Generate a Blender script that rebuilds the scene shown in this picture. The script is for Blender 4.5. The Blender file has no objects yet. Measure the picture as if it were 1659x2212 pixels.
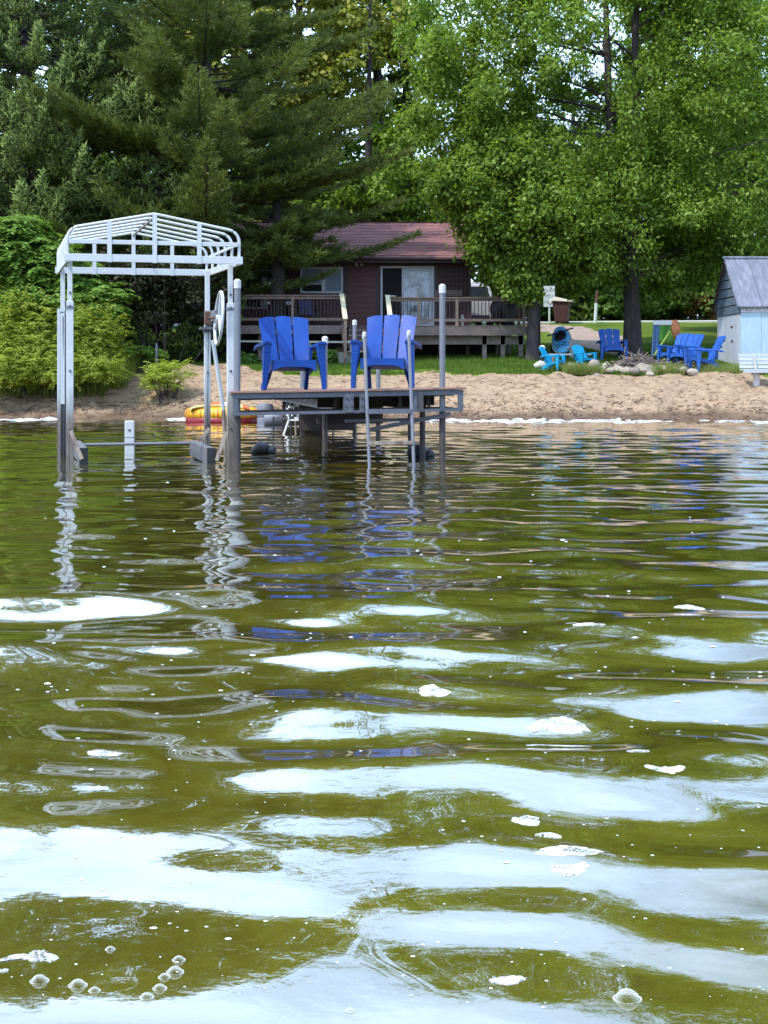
import bpy, bmesh, math, random
import numpy as np
from mathutils import Vector, Matrix

random.seed(7)
SC = bpy.context.scene
COL = SC.collection
R = math.radians

# ------------------------------------------------------------------ camera, sky, sun, exposure
FPX, CX, HY, EYE = 3322.0, 829.5, 832.0, 0.95      # focal length, centre column, horizon row (1659 x 2212 px frame), eye height
cam_d = bpy.data.cameras.new('camera')
cam = bpy.data.objects.new('camera', cam_d)
COL.objects.link(cam)
cam.location = (0, 0, EYE)
cam.rotation_euler = (R(90), 0, 0)
cam_d.sensor_width = 36
cam_d.lens = 36 * FPX / 2212
cam_d.shift_y = (HY - 1106) / 2212
cam_d.clip_start = 0.1
cam_d.clip_end = 3000
SC.camera = cam

SUN_EL, SUN_AZ = 56.0, -128.0      # azimuth from +Y (away from camera) towards +X
world = bpy.data.worlds.new('World')
SC.world = world
world.use_nodes = True
nt = world.node_tree
nt.nodes.clear()
N = nt.nodes.new
out = N('ShaderNodeOutputWorld'); bg = N('ShaderNodeBackground'); sky = N('ShaderNodeTexSky')
sky.sky_type = 'NISHITA'; sky.sun_disc = False
sky.sun_elevation = R(SUN_EL); sky.sun_rotation = R(SUN_AZ)
tc = N('ShaderNodeTexCoord'); mp = N('ShaderNodeMapping'); nz = N('ShaderNodeTexNoise')
mp.inputs['Scale'].default_value = (1.0, 1.0, 2.2); mp.inputs['Location'].default_value = (3.1, 0.4, 1.3)
nz.inputs['Scale'].default_value = 1.9; nz.inputs['Detail'].default_value = 7; nz.inputs['Roughness'].default_value = 0.55
rp = N('ShaderNodeValToRGB')
rp.color_ramp.elements[0].position = 0.40; rp.color_ramp.elements[0].color = (0.10, 0.10, 0.10, 1)
rp.color_ramp.elements[1].position = 0.62; rp.color_ramp.elements[1].color = (1, 1, 1, 1)
mx = N('ShaderNodeMix'); mx.data_type = 'RGBA'
mx.inputs['B'].default_value = (15.5, 21.5, 32.0, 1)       # bright cloud
L = nt.links.new
L(tc.outputs['Generated'], mp.inputs['Vector']); L(mp.outputs['Vector'], nz.inputs['Vector'])
L(nz.outputs['Fac'], rp.inputs['Fac']); L(rp.outputs['Color'], mx.inputs['Factor'])
skm = N('ShaderNodeMix'); skm.data_type = 'RGBA'; skm.blend_type = 'MULTIPLY'; skm.inputs['Factor'].default_value = 1.0
skm.inputs['B'].default_value = (1.6, 1.6, 1.6, 1)
L(sky.outputs['Color'], skm.inputs['A']); L(skm.outputs['Result'], mx.inputs['A'])
L(mx.outputs['Result'], bg.inputs['Color'])
bg.inputs['Strength'].default_value = 0.10
L(bg.outputs['Background'], out.inputs['Surface'])

sl = bpy.data.lights.new('sun', 'SUN'); sun = bpy.data.objects.new('sun', sl); COL.objects.link(sun)
sl.energy = 3.8; sl.angle = R(2.0); sl.color = (1.0, 0.95, 0.86)
sd = Vector((math.sin(R(SUN_AZ)) * math.cos(R(SUN_EL)), math.cos(R(SUN_AZ)) * math.cos(R(SUN_EL)), math.sin(R(SUN_EL))))
sun.rotation_euler = (-sd).to_track_quat('-Z', 'Y').to_euler()

SC.view_settings.view_transform = 'Standard'
SC.view_settings.look = 'None'
SC.view_settings.gamma = 1
SC.view_settings.exposure = 0.5
SC.view_settings.use_curve_mapping = False
SC.render.engine = 'CYCLES'
SC.cycles.use_denoising = True
SC.cycles.max_bounces = 8
SC.cycles.transparent_max_bounces = 8
SC.cycles.caustics_reflective = False
SC.cycles.caustics_refractive = False


# ------------------------------------------------------------------ helpers
def X(px, d): return (px - CX) / FPX * d
def Z(py, d): return EYE + (HY - py) / FPX * d
def P(px, py, d): return Vector((X(px, d), d, Z(py, d)))

def tag(o, label=None, cat=None, group=None, kind=None):
    if label: o['label'] = label
    if cat: o['category'] = cat
    if group: o['group'] = group
    if kind: o['kind'] = kind
    return o

def thing(name, label, cat, loc=(0, 0, 0), rotz=0.0, group=None):
    o = bpy.data.objects.new(name, None)
    COL.objects.link(o)
    o.location = loc; o.rotation_euler = (0, 0, rotz)
    o.empty_display_size = 0.2
    return tag(o, label, cat, group)

def wmat(o):
    m = Matrix.Identity(4)
    while o is not None:
        m = o.matrix_basis @ m
        o = o.parent
    return m

def link(name, me, parent=None, loc=None, scale=None, rot=None):
    o = bpy.data.objects.new(name, me)
    COL.objects.link(o)
    if parent is not None: o.parent = parent
    if loc is not None: o.location = loc
    if scale is not None: o.scale = scale
    if rot is not None: o.rotation_euler = rot
    return o

class MB:
    def __init__(self): self.v = []; self.f = []
    def add(self, vs, fs):
        b = len(self.v)
        self.v += [tuple(v) for v in vs]
        self.f += [tuple(i + b for i in f) for f in fs]
        return self
    def hexa(self, c):                      # 8 corners: bottom 4 then top 4, counter-clockwise
        return self.add(c, [(3, 2, 1, 0), (4, 5, 6, 7), (0, 1, 5, 4), (1, 2, 6, 5), (2, 3, 7, 6), (3, 0, 4, 7)])
    def box(self, lo, hi):
        x0, y0, z0 = lo; x1, y1, z1 = hi
        return self.hexa([(x0, y0, z0), (x1, y0, z0), (x1, y1, z0), (x0, y1, z0), (x0, y0, z1), (x1, y0, z1), (x1, y1, z1), (x0, y1, z1)])
    def beam(self, a, b, w, h, up=(0, 0, 1)):   # rectangular bar between two points
        a = Vector(a); b = Vector(b); d = (b - a).normalized(); up = Vector(up)
        if abs(d.dot(up)) > 0.98: up = Vector((0, 1, 0))
        s = d.cross(up).normalized() * (w / 2); u = s.cross(d).normalized() * (h / 2)
        return self.hexa([a - s - u, a + s - u, b + s - u, b - s - u, a - s + u, a + s + u, b + s + u, b - s + u])
    def tube(self, pts, r, n=8, cap=True):
        pts = [Vector(p) for p in pts]
        rs = r if isinstance(r, (list, tuple)) else [r] * len(pts)
        b = len(self.v); fs = []
        for i, p in enumerate(pts):
            t = (pts[min(i + 1, len(pts) - 1)] - pts[max(i - 1, 0)])
            t = t.normalized() if t.length > 1e-9 else Vector((0, 0, 1))
            a = Vector((1, 0, 0)) if abs(t.x) < 0.9 else Vector((0, 1, 0))
            s = t.cross(a).normalized(); u = s.cross(t).normalized()
            for k in range(n):
                w = 2 * math.pi * k / n
                self.v.append(tuple(p + (s * math.cos(w) + u * math.sin(w)) * rs[i]))
        for i in range(len(pts) - 1):
            for k in range(n):
                a0 = b + i * n + k; a1 = b + i * n + (k + 1) % n
                fs.append((a0, a0 + n, a1 + n, a1))
        if cap:
            fs.append(tuple(b + k for k in range(n)))
            e = b + (len(pts) - 1) * n
            fs.append(tuple(e + k for k in reversed(range(n))))
        self.f += fs
        return self
    def lathe(self, c, prof, n=12):          # profile of (radius, z)
        return self.tube([(c[0], c[1], c[2] + z) for r, z in prof], [max(r, 1e-4) for r, z in prof], n)
    def panel(self, fn, nu, nv, off):        # thick sheet: fn(u, v) -> point, off = thickness vector
        off = Vector(off); w = nu + 1; m = w * (nv + 1)
        top = [Vector(fn(i / nu, j / nv)) for j in range(nv + 1) for i in range(nu + 1)]
        vs = top + [p + off for p in top]; fs = []
        for j in range(nv):
            for i in range(nu):
                a = j * w + i
                fs.append((a, a + 1, a + 1 + w, a + w)); fs.append((m + a, m + a + w, m + a + 1 + w, m + a + 1))
        for i in range(nu):
            fs.append((i + 1, i, m + i, m + i + 1)); a = nv * w + i; fs.append((a, a + 1, m + a + 1, m + a))
        for j in range(nv):
            a = j * w; fs.append((a, a + w, m + a + w, m + a)); a = j * w + nu; fs.append((a + w, a, m + a, m + a + w))
        return self.add(vs, fs)
    def blob(self, c, r, seed=0, rough=0.25, nu=10, nv=7):
        rg = random.Random(seed); ph = [rg.uniform(0, 6.28) for _ in range(6)]
        vs = []; fs = []
        for j in range(nv + 1):
            th = math.pi * j / nv
            for i in range(nu):
                a = 2 * math.pi * i / nu
                k = 1 + rough * (0.5 * math.sin(2 * a + ph[0] + th) + 0.35 * math.sin(3 * a + ph[1] - 2 * th) + 0.4 * math.sin(2.5 * th + ph[2] + a))
                vs.append((c[0] + r[0] * k * math.sin(th) * math.cos(a), c[1] + r[1] * k * math.sin(th) * math.sin(a), c[2] + r[2] * k * math.cos(th)))
        for j in range(nv):
            for i in range(nu):
                a = j * nu + i; b2 = j * nu + (i + 1) % nu
                fs.append((a, a + nu, b2 + nu, b2))
        return self.add(vs, fs)
    def mesh(self, name, m, parent=None, smooth=False, world=False):
        vs = self.v
        if world and parent is not None:
            inv = wmat(parent).inverted()
            vs = [tuple(inv @ Vector(v)) for v in vs]
        me = bpy.data.meshes.new(name)
        me.from_pydata(vs, [], self.f)
        me.materials.append(m)
        if smooth:
            me.polygons.foreach_set('use_smooth', [True] * len(me.polygons))
            me.set_sharp_from_angle(angle=R(40))
        me.update()
        return me
    def build(self, name, m, parent=None, smooth=False, world=False, bevel=0.0):
        o = link(name, self.mesh(name, m, parent, smooth, world), parent)
        if bevel:
            b = o.modifiers.new('bevel', 'BEVEL'); b.width = bevel; b.segments = 2; b.limit_method = 'ANGLE'
        return o

def dup(root, loc, rotz, label=None, group=None, scale=None):
    r = root.copy(); COL.objects.link(r); r.location = loc; r.rotation_euler = (0, 0, rotz)
    if scale: r.scale = scale
    if label: r['label'] = label
    if group: r['group'] = group
    for ch in list(root.children):
        c = ch.copy(); COL.objects.link(c); c.parent = r
        for g in list(ch.children):
            d = g.copy(); COL.objects.link(d); d.parent = c
    return r

def np_mesh(name, verts, faces, m, smooth=False):
    verts = np.asarray(verts, dtype=np.float32); faces = np.asarray(faces, dtype=np.int32)
    me = bpy.data.meshes.new(name)
    nf, k = faces.shape
    me.vertices.add(len(verts)); me.vertices.foreach_set('co', verts.ravel())
    me.loops.add(nf * k); me.loops.foreach_set('vertex_index', faces.ravel())
    me.polygons.add(nf)
    me.polygons.foreach_set('loop_start', np.arange(0, nf * k, k, dtype=np.int32))
    me.polygons.foreach_set('loop_total', np.full(nf, k, dtype=np.int32))
    if smooth: me.polygons.foreach_set('use_smooth', np.ones(nf, dtype=bool))
    me.materials.append(m)
    me.update(calc_edges=True)
    return me


# ------------------------------------------------------------------ materials
def mk(name):
    m = bpy.data.materials.new(name); m.use_nodes = True
    t = m.node_tree; t.nodes.clear()
    o = t.nodes.new('ShaderNodeOutputMaterial')
    return m, t, o

def pbr(name, c, rough=0.6, var=0.18, scale=6.0, bump=0.0, bscale=40.0, metal=0.0, spec=0.5, c2=None, stretch=(1, 1, 1), obj_random=0.0, c2pos=(0.45, 0.65)):
    m, t, o = mk(name)
    n = t.nodes.new; l = t.links.new
    b = n('ShaderNodeBsdfPrincipled'); l(b.outputs[0], o.inputs['Surface'])
    b.inputs['Roughness'].default_value = rough; b.inputs['Metallic'].default_value = metal
    b.inputs['Specular IOR Level'].default_value = spec
    tcd = n('ShaderNodeTexCoord'); mpp = n('ShaderNodeMapping'); mpp.inputs['Scale'].default_value = stretch
    l(tcd.outputs['Object'], mpp.inputs['Vector'])
    nn = n('ShaderNodeTexNoise'); nn.inputs['Scale'].default_value = scale; nn.inputs['Detail'].default_value = 6
    nn.inputs['Roughness'].default_value = 0.65
    l(mpp.outputs['Vector'], nn.inputs['Vector'])
    r = n('ShaderNodeValToRGB'); e = r.color_ramp.elements
    if c2 is None:
        e[0].position = 0.3; e[1].position = 0.7
        e[0].color = (*[max(0, x * (1 - var)) for x in c], 1); e[1].color = (*[min(1, x * (1 + var)) for x in c], 1)
    else:
        e[0].position, e[1].position = c2pos
        e[0].color = (*c, 1); e[1].color = (*c2, 1)
    l(nn.outputs['Fac'], r.inputs['Fac'])
    colr = r.outputs['Color']
    if obj_random:
        oi = n('ShaderNodeObjectInfo'); mr = n('ShaderNodeMapRange')
        mr.inputs['To Min'].default_value = 1 - obj_random; mr.inputs['To Max'].default_value = 1 + obj_random
        l(oi.outputs['Random'], mr.inputs['Value'])
        mm = n('ShaderNodeMix'); mm.data_type = 'RGBA'; mm.blend_type = 'MULTIPLY'; mm.inputs['Factor'].default_value = 1
        l(colr, mm.inputs['A']); l(mr.outputs['Result'], mm.inputs['B'])
        colr = mm.outputs['Result']
    l(colr, b.inputs['Base Color'])
    if bump:
        bn = n('ShaderNodeTexNoise'); bn.inputs['Scale'].default_value = bscale; bn.inputs['Detail'].default_value = 4
        l(mpp.outputs['Vector'], bn.inputs['Vector'])
        bp = n('ShaderNodeBump'); bp.inputs['Strength'].default_value = bump; bp.inputs['Distance'].default_value = 0.02
        l(bn.outputs['Fac'], bp.inputs['Height']); l(bp.outputs['Normal'], b.inputs['Normal'])
    return m

def leafmat(name, cols, trans=0.35, rough=0.55, patch=1.2):
    """Leaf colour differs from leaf to leaf and a little from bough to bough."""
    m, t, o = mk(name)
    n = t.nodes.new; l = t.links.new
    g = n('ShaderNodeNewGeometry'); r = n('ShaderNodeValToRGB')
    e = r.color_ramp.elements
    e[0].color = (*cols[0], 1); e[-1].color = (*cols[-1], 1)
    for i, c in enumerate(cols[1:-1]):
        k = e.new((i + 1) / (len(cols) - 1)); k.color = (*c, 1)
    tcd = n('ShaderNodeTexCoord'); nn = n('ShaderNodeTexNoise'); nn.inputs['Scale'].default_value = patch; nn.inputs['Detail'].default_value = 2
    l(tcd.outputs['Object'], nn.inputs['Vector'])
    ma = n('ShaderNodeMath'); ma.operation = 'MULTIPLY_ADD'; ma.inputs[1].default_value = 1.0; ma.inputs[2].default_value = -0.5
    l(nn.outputs['Fac'], ma.inputs[0])
    mb = n('ShaderNodeMath'); mb.operation = 'MULTIPLY_ADD'; mb.inputs[1].default_value = 0.9
    l(g.outputs['Random Per Island'], mb.inputs[0]); l(ma.outputs[0], mb.inputs[2])
    l(mb.outputs[0], r.inputs['Fac'])
    b = n('ShaderNodeBsdfPrincipled'); b.inputs['Roughness'].default_value = rough
    b.inputs['Specular IOR Level'].default_value = 0.2
    tr = n('ShaderNodeBsdfTranslucent'); ms = n('ShaderNodeMixShader'); ms.inputs[0].default_value = trans
    l(r.outputs['Color'], b.inputs['Base Color'])
    br = n('ShaderNodeMix'); br.data_type = 'RGBA'; br.blend_type = 'MULTIPLY'; br.inputs['Factor'].default_value = 1
    br.inputs['B'].default_value = (1.25, 1.35, 0.6, 1)
    l(r.outputs['Color'], br.inputs['A']); l(br.outputs['Result'], tr.inputs['Color'])
    l(b.outputs[0], ms.inputs[1]); l(tr.outputs[0], ms.inputs[2]); l(ms.outputs[0], o.inputs['Surface'])
    return m

M = {}
M['white'] = pbr('white_painted_aluminium', (0.47, 0.49, 0.51), 0.45, 0.05, 9)
M['galv'] = pbr('galvanised_steel', (0.088, 0.095, 0.118), 0.6, 0.22, 18, 0.15, 60, metal=0.25)
M['galv_dark'] = pbr('weathered_steel', (0.045, 0.045, 0.052), 0.6, 0.3, 14)
M['pipe'] = pbr('grey_pipe', (0.15, 0.155, 0.18), 0.55, 0.15, 10, metal=0.2)
M['cap'] = pbr('white_cap', (0.48, 0.47, 0.46), 0.5, 0.1, 20)
M['stain'] = pbr('waterline_stain', (0.26, 0.22, 0.18), 0.75, 0.3, 9, c2=(0.10, 0.075, 0.06), stretch=(1, 1, .4))
def stained(name, clean, dirty, z0, z1):
    m = pbr(name, clean, 0.5, 0.06, 9); t = m.node_tree; n = t.nodes.new; l = t.links.new
    b = [q for q in t.nodes if q.type == 'BSDF_PRINCIPLED'][0]; src = b.inputs['Base Color'].links[0].from_socket
    tcd = n('ShaderNodeTexCoord'); sp = n('ShaderNodeSeparateXYZ'); l(tcd.outputs['Object'], sp.inputs[0])
    mp2 = n('ShaderNodeMapping'); mp2.inputs['Scale'].default_value = (30, 30, 4); nn = n('ShaderNodeTexNoise'); nn.inputs['Scale'].default_value = 1.0; nn.inputs['Detail'].default_value = 5
    l(tcd.outputs['Object'], mp2.inputs[0]); l(mp2.outputs[0], nn.inputs['Vector'])
    ma = n('ShaderNodeMath'); ma.operation = 'MULTIPLY_ADD'; ma.inputs[1].default_value = -.5; l(nn.outputs['Fac'], ma.inputs[0]); l(sp.outputs['Z'], ma.inputs[2])
    mr = n('ShaderNodeMapRange'); mr.inputs['From Min'].default_value = z0 - .25; mr.inputs['From Max'].default_value = z1 - .25; l(ma.outputs[0], mr.inputs['Value'])
    mx2 = n('ShaderNodeMix'); mx2.data_type = 'RGBA'; l(mr.outputs['Result'], mx2.inputs['Factor'])
    dk = n('ShaderNodeValToRGB'); dk.color_ramp.elements[0].color = (*[c * .5 for c in dirty], 1); dk.color_ramp.elements[1].color = (*dirty, 1); dk.color_ramp.elements[0].position = .35; dk.color_ramp.elements[1].position = .6
    l(nn.outputs['Fac'], dk.inputs['Fac']); l(dk.outputs['Color'], mx2.inputs['A']); l(src, mx2.inputs['B']); l(mx2.outputs['Result'], b.inputs['Base Color'])
    return m
M['white_post'] = stained('waterstained_white_post', (0.47, 0.49, 0.51), (0.17, 0.145, 0.125), .48, .92)
M['grey_post'] = stained('waterstained_grey_post', (0.15, 0.15, 0.17), (0.06, 0.05, 0.05), .45, .9)
M['wet'] = pbr('wet_algae_pipe', (0.045, 0.034, 0.032), 0.6, 0.35, 12)
M['darkwood'] = pbr('dark_underdock_boards', (0.030, 0.020, 0.018), 0.8, 0.35, 8)  # near-black boards under the dock
M['rust'] = pbr('rust', (0.10, 0.055, 0.04), 0.85, 0.4, 20)
M['black'] = pbr('black_rubber', (0.012, 0.012, 0.014), 0.6, 0.3, 10)
M['carpet'] = pbr('grey_carpet', (0.10, 0.10, 0.105), 0.95, 0.25, 30, 0.3, 90)
M['blue'] = pbr('blue_plastic', (0.006, 0.046, 0.235), 0.45, 0.14, 3.5, spec=.22)
M['teal'] = pbr('turquoise_plastic', (0.005, 0.23, 0.42), 0.45, 0.1, 5, spec=.25)
M['deckwood'] = pbr('deck_plank_wood', (0.22, 0.12, 0.09), 0.8, 0.3, 8, 0.2, 30, stretch=(.3, 3, 3), obj_random=.15)
M['greywood'] = pbr('grey_timber', (0.15, 0.115, 0.10), 0.85, 0.28, 7, 0.2, 30, obj_random=.15)
M['postwood'] = pbr('tan_timber', (0.17, 0.12, 0.095), 0.85, 0.28, 7, 0.2, 30, obj_random=.12)
M['cream'] = pbr('cream_timber', (0.55, 0.50, 0.32), 0.75, 0.15, 9)
M['siding'] = pbr('maroon_siding', (0.078, 0.019, 0.014), 0.62, 0.15, 5, obj_random=.1)
M['lattice'] = pbr('dark_lattice', (0.028, 0.012, 0.012), 0.7, 0.2, 8)
M['maroon_trim'] = pbr('maroon_trim', (0.03, 0.010, 0.010), 0.6, 0.2, 8)
M['shingle'] = pbr('red_shingle', (0.22, 0.098, 0.094), 0.9, 0.22, 14, 0.3, 70, obj_random=.2)
M['frame'] = pbr('white_window_frame', (0.40, 0.42, 0.45), 0.5, 0.06, 8)
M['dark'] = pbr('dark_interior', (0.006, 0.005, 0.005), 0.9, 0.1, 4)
M['curtain'] = pbr('pale_blue_blind', (0.17, 0.20, 0.25), 0.8, 0.12, 5)
M['shedwall'] = pbr('pale_blue_boards', (0.31, 0.41, 0.47), 0.75, 0.1, 4, 0.2, 25, c2=(0.36, 0.47, 0.53), stretch=(3, 3, .5), obj_random=.05)
M['shedside'] = pbr('weathered_blue_boards', (0.36, 0.40, 0.46), 0.8, 0.15, 6, c2=(0.22, 0.22, 0.24), stretch=(4, 4, .4), obj_random=.08, c2pos=(.5, .8))
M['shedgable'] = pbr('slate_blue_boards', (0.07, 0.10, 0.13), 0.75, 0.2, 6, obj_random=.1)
M['shedroof'] = pbr('weathered_grey_roofing', (0.12, 0.128, 0.165), 0.8, 0.2, 5, c2=(0.19, 0.198, 0.245), stretch=(2, .5, .5), obj_random=.06)
M['peel'] = pbr('peeling_paint', (0.50, 0.48, 0.50), 0.8, 0.2, 9, c2=(0.17, 0.13, 0.13), stretch=(1, 1, 3))
M['bench'] = pbr('white_bench_paint', (0.36, 0.38, 0.40), 0.7, 0.1, 9, c2=(0.43, 0.45, 0.47), obj_random=.04)
M['old'] = pbr('old_grey_wood', (0.30, 0.29, 0.26), 0.9, 0.3, 9)
M['bark'] = pbr('bark', (0.055, 0.042, 0.039), 0.95, 0.5, 7, 0.9, 14, stretch=(1, 1, .3))
M['bark_dark'] = pbr('dark_bark', (0.030, 0.022, 0.020), 0.95, 0.4, 7, 0.8, 14, stretch=(1, 1, .3))
M['stone'] = pbr('field_stone', (0.25, 0.215, 0.165), 0.9, 0.3, 5, 0.5, 20, obj_random=.3)
M['twig'] = pbr('dry_branches', (0.17, 0.13, 0.11), 0.9, 0.4, 5)
M['bin'] = pbr('brown_plastic', (0.055, 0.018, 0.016), 0.55, 0.15, 6)
M['tan'] = pbr('tan_plastic', (0.42, 0.36, 0.28), 0.6, 0.12, 6)
M['sign'] = pbr('white_sign', (0.55, 0.62, 0.61), 0.5, 0.04, 6)
M['ink'] = pbr('grey_lettering', (0.22, 0.25, 0.27), 0.6, 0.05, 6)
M['yellow'] = pbr('yellow_vinyl', (0.62, 0.34, 0.010), 0.4, 0.06, 4)
M['orange'] = pbr('orange_vinyl', (0.6, 0.13, 0.045), 0.4, 0.08, 4)
M['paleyel'] = pbr('pale_yellow_vinyl', (0.62, 0.55, 0.2), 0.4, 0.06, 4)
M['whitev'] = pbr('white_vinyl', (0.55, 0.55, 0.54), 0.45, 0.04, 4)
M['darkred'] = pbr('dark_red_vinyl', (0.20, 0.006, 0.008), 0.4, 0.1, 4)
M['kayak'] = pbr('sky_blue_hull', (0.12, 0.55, 0.9), 0.35, 0.06, 3)
M['kayak_dark'] = pbr('navy_trim', (0.01, 0.02, 0.09), 0.5, 0.1, 3)
M['sheet_blue'] = pbr('blue_cloth', (0.06, 0.12, 0.27), 0.8, 0.2, 4, c2=(0.05, 0.12, 0.10))
M['sheet_green'] = pbr('green_cloth', (0.05, 0.17, 0.015), 0.8, 0.2, 4)
M['greenpole'] = pbr('green_pole', (0.20, 0.26, 0.03), 0.5, 0.15, 6)
M['orange_ball'] = pbr('rusty_orange', (0.40, 0.13, 0.05), 0.7, 0.2, 6)
M['van'] = pbr('grey_white_car_paint', (0.42, 0.41, 0.43), 0.3, 0.05, 3)
M['foam'] = pbr('white_foam', (0.68, 0.70, 0.72), 0.8, 0.05, 40, 0.3, 120)
M['pot'] = pbr('grey_planter', (0.26, 0.25, 0.23), 0.8, 0.2, 6)
M['greytank'] = pbr('grey_plastic_drum', (0.15, 0.15, 0.18), 0.5, 0.2, 8)
M['concrete'] = pbr('pale_concrete', (0.45, 0.47, 0.42), 0.9, 0.1, 3)
M['gravel'] = pbr('driveway_gravel', (0.27, 0.20, 0.16), 0.95, 0.18, 2.5, 0.4, 30)

def glass(name, tint=(0.02, 0.025, 0.03)):
    return pbr(name, tint, 0.03, 0.1, 3, spec=0.9)
M['glass'] = glass('window_glass')

# leaves (albedo raised to brighten the crowns)
M['maple'] = leafmat('maple_leaves', [(0.0725, 0.1182, 0.0146), (0.1339, 0.2016, 0.0256), (0.1976, 0.2838, 0.0464), (0.2745, 0.3609, 0.0878)], 0.5)
M['maple_bright'] = leafmat('bright_maple_leaves', [(0.05, 0.1063, 0.015), (0.1063, 0.1938, 0.025), (0.1875, 0.2875, 0.0375)], 0.42)
M['silver'] = leafmat('silver_green_leaves', [(0.0605, 0.1012, 0.0198), (0.1265, 0.1815, 0.0374), (0.231, 0.286, 0.0935)], 0.48)
M['yellowleaf'] = leafmat('yellow_green_leaves', [(0.1242, 0.138, 0.0221), (0.2346, 0.2484, 0.0414), (0.3864, 0.3726, 0.0828)], 0.45)
M['darkleaf'] = leafmat('dark_leaves', [(0.0342, 0.0559, 0.0109), (0.0683, 0.1056, 0.0186), (0.1165, 0.1631, 0.031)], 0.35)
M['understory'] = leafmat('understory_leaves', [(0.0729, 0.1377, 0.0259), (0.1458, 0.2592, 0.0486), (0.2592, 0.3888, 0.1215)], 0.5)
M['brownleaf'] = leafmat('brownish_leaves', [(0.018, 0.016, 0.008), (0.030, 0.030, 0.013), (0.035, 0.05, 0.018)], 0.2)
M['spruce'] = leafmat('spruce_shoots', [(0.039, 0.065, 0.013), (0.078, 0.1196, 0.0247), (0.1235, 0.1755, 0.0416)], 0.15, .7, 0.5)
M['spruce_tip'] = leafmat('young_spruce_shoots', [(0.0875, 0.1313, 0.0275), (0.1375, 0.1938, 0.045), (0.2, 0.2625, 0.0688)], 0.2, .7)
M['pine'] = leafmat('pine_needles', [(0.0585, 0.0806, 0.0195), (0.1105, 0.143, 0.0351), (0.169, 0.2015, 0.0546)], 0.3, 0.5)
M['sumac'] = leafmat('sumac_leaves', [(0.0805, 0.1495, 0.023), (0.1495, 0.253, 0.0403), (0.23, 0.345, 0.069)], 0.42)
M['weed'] = leafmat('yellow_green_weeds', [(0.187, 0.242, 0.0275), (0.319, 0.374, 0.055), (0.462, 0.506, 0.121)], 0.5)
M['grassblade'] = leafmat('grass_blades', [(0.0455, 0.0845, 0.0104), (0.078, 0.143, 0.0156), (0.117, 0.182, 0.026)], 0.35, patch=.4)
M['drygrass'] = leafmat('beach_grass', [(0.125, 0.1688, 0.0375), (0.225, 0.2625, 0.075), (0.3375, 0.3375, 0.15)], 0.45)

def sandmat():
    m, t, o = mk('beach_sand'); n = t.nodes.new; l = t.links.new
    b = n('ShaderNodeBsdfPrincipled'); b.inputs['Roughness'].default_value = 0.95; b.inputs['Specular IOR Level'].default_value = 0.15
    l(b.outputs[0], o.inputs['Surface'])
    tcd = n('ShaderNodeTexCoord'); mpp = n('ShaderNodeMapping'); mpp.inputs['Scale'].default_value = (1, .6, 2.2)
    l(tcd.outputs['Object'], mpp.inputs['Vector'])
    n1 = n('ShaderNodeTexNoise'); n1.inputs['Scale'].default_value = 4.5; n1.inputs['Detail'].default_value = 9; n1.inputs['Roughness'].default_value = 0.72
    l(mpp.outputs['Vector'], n1.inputs['Vector'])
    r = n('ShaderNodeValToRGB'); e = r.color_ramp.elements
    e[0].position = 0.34; e[0].color = (0.10, 0.055, 0.038, 1); e[1].position = 0.66; e[1].color = (0.335, 0.245, 0.160, 1)
    k = e.new(0.46); k.color = (0.250, 0.172, 0.110, 1)
    l(n1.outputs['Fac'], r.inputs['Fac'])
    # wet, litter-strewn sand near the waterline
    sp = n('ShaderNodeSeparateXYZ'); l(tcd.outputs['Object'], sp.inputs[0])
    mr = n('ShaderNodeMapRange'); mr.inputs['From Min'].default_value = 0.14; mr.inputs['From Max'].default_value = 0.40
    n2 = n('ShaderNodeTexNoise'); n2.inputs['Scale'].default_value = 0.9; n2.inputs['Detail'].default_value = 5
    l(tcd.outputs['Object'], n2.inputs['Vector'])
    ad = n('ShaderNodeMath'); ad.operation = 'MULTIPLY_ADD'; ad.inputs[1].default_value = 0.7; ad.inputs[2].default_value = -0.3
    l(n2.outputs['Fac'], ad.inputs[0]); a2 = n('ShaderNodeMath'); a2.operation = 'ADD'
    l(ad.outputs[0], a2.inputs[0]); l(sp.outputs['Z'], a2.inputs[1]); l(a2.outputs[0], mr.inputs['Value'])
    mm = n('ShaderNodeMix'); mm.data_type = 'RGBA'
    wet = n('ShaderNodeMix'); wet.data_type = 'RGBA'; wet.blend_type = 'MULTIPLY'; wet.inputs['Factor'].default_value = 1
    wet.inputs['B'].default_value = (0.42, 0.39, 0.40, 1)
    l(r.outputs['Color'], wet.inputs['A']); l(wet.outputs['Result'], mm.inputs['A']); l(r.outputs['Color'], mm.inputs['B'])
    l(mr.outputs['Result'], mm.inputs['Factor']); l(mm.outputs['Result'], b.inputs['Base Color'])
    bp = n('ShaderNodeBump'); bp.inputs['Strength'].default_value = 0.8; bp.inputs['Distance'].default_value = 0.05
    l(n1.outputs['Fac'], bp.inputs['Height']); l(bp.outputs['Normal'], b.inputs['Normal'])
    return m
M['sand'] = sandmat()
M['lawn'] = pbr('lawn_green', (0.056, 0.094, 0.009), 0.95, 0.2, 0.8, 0.6, 25, c2=(0.10, 0.145, 0.016), c2pos=(.35, .65), spec=.1)

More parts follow.
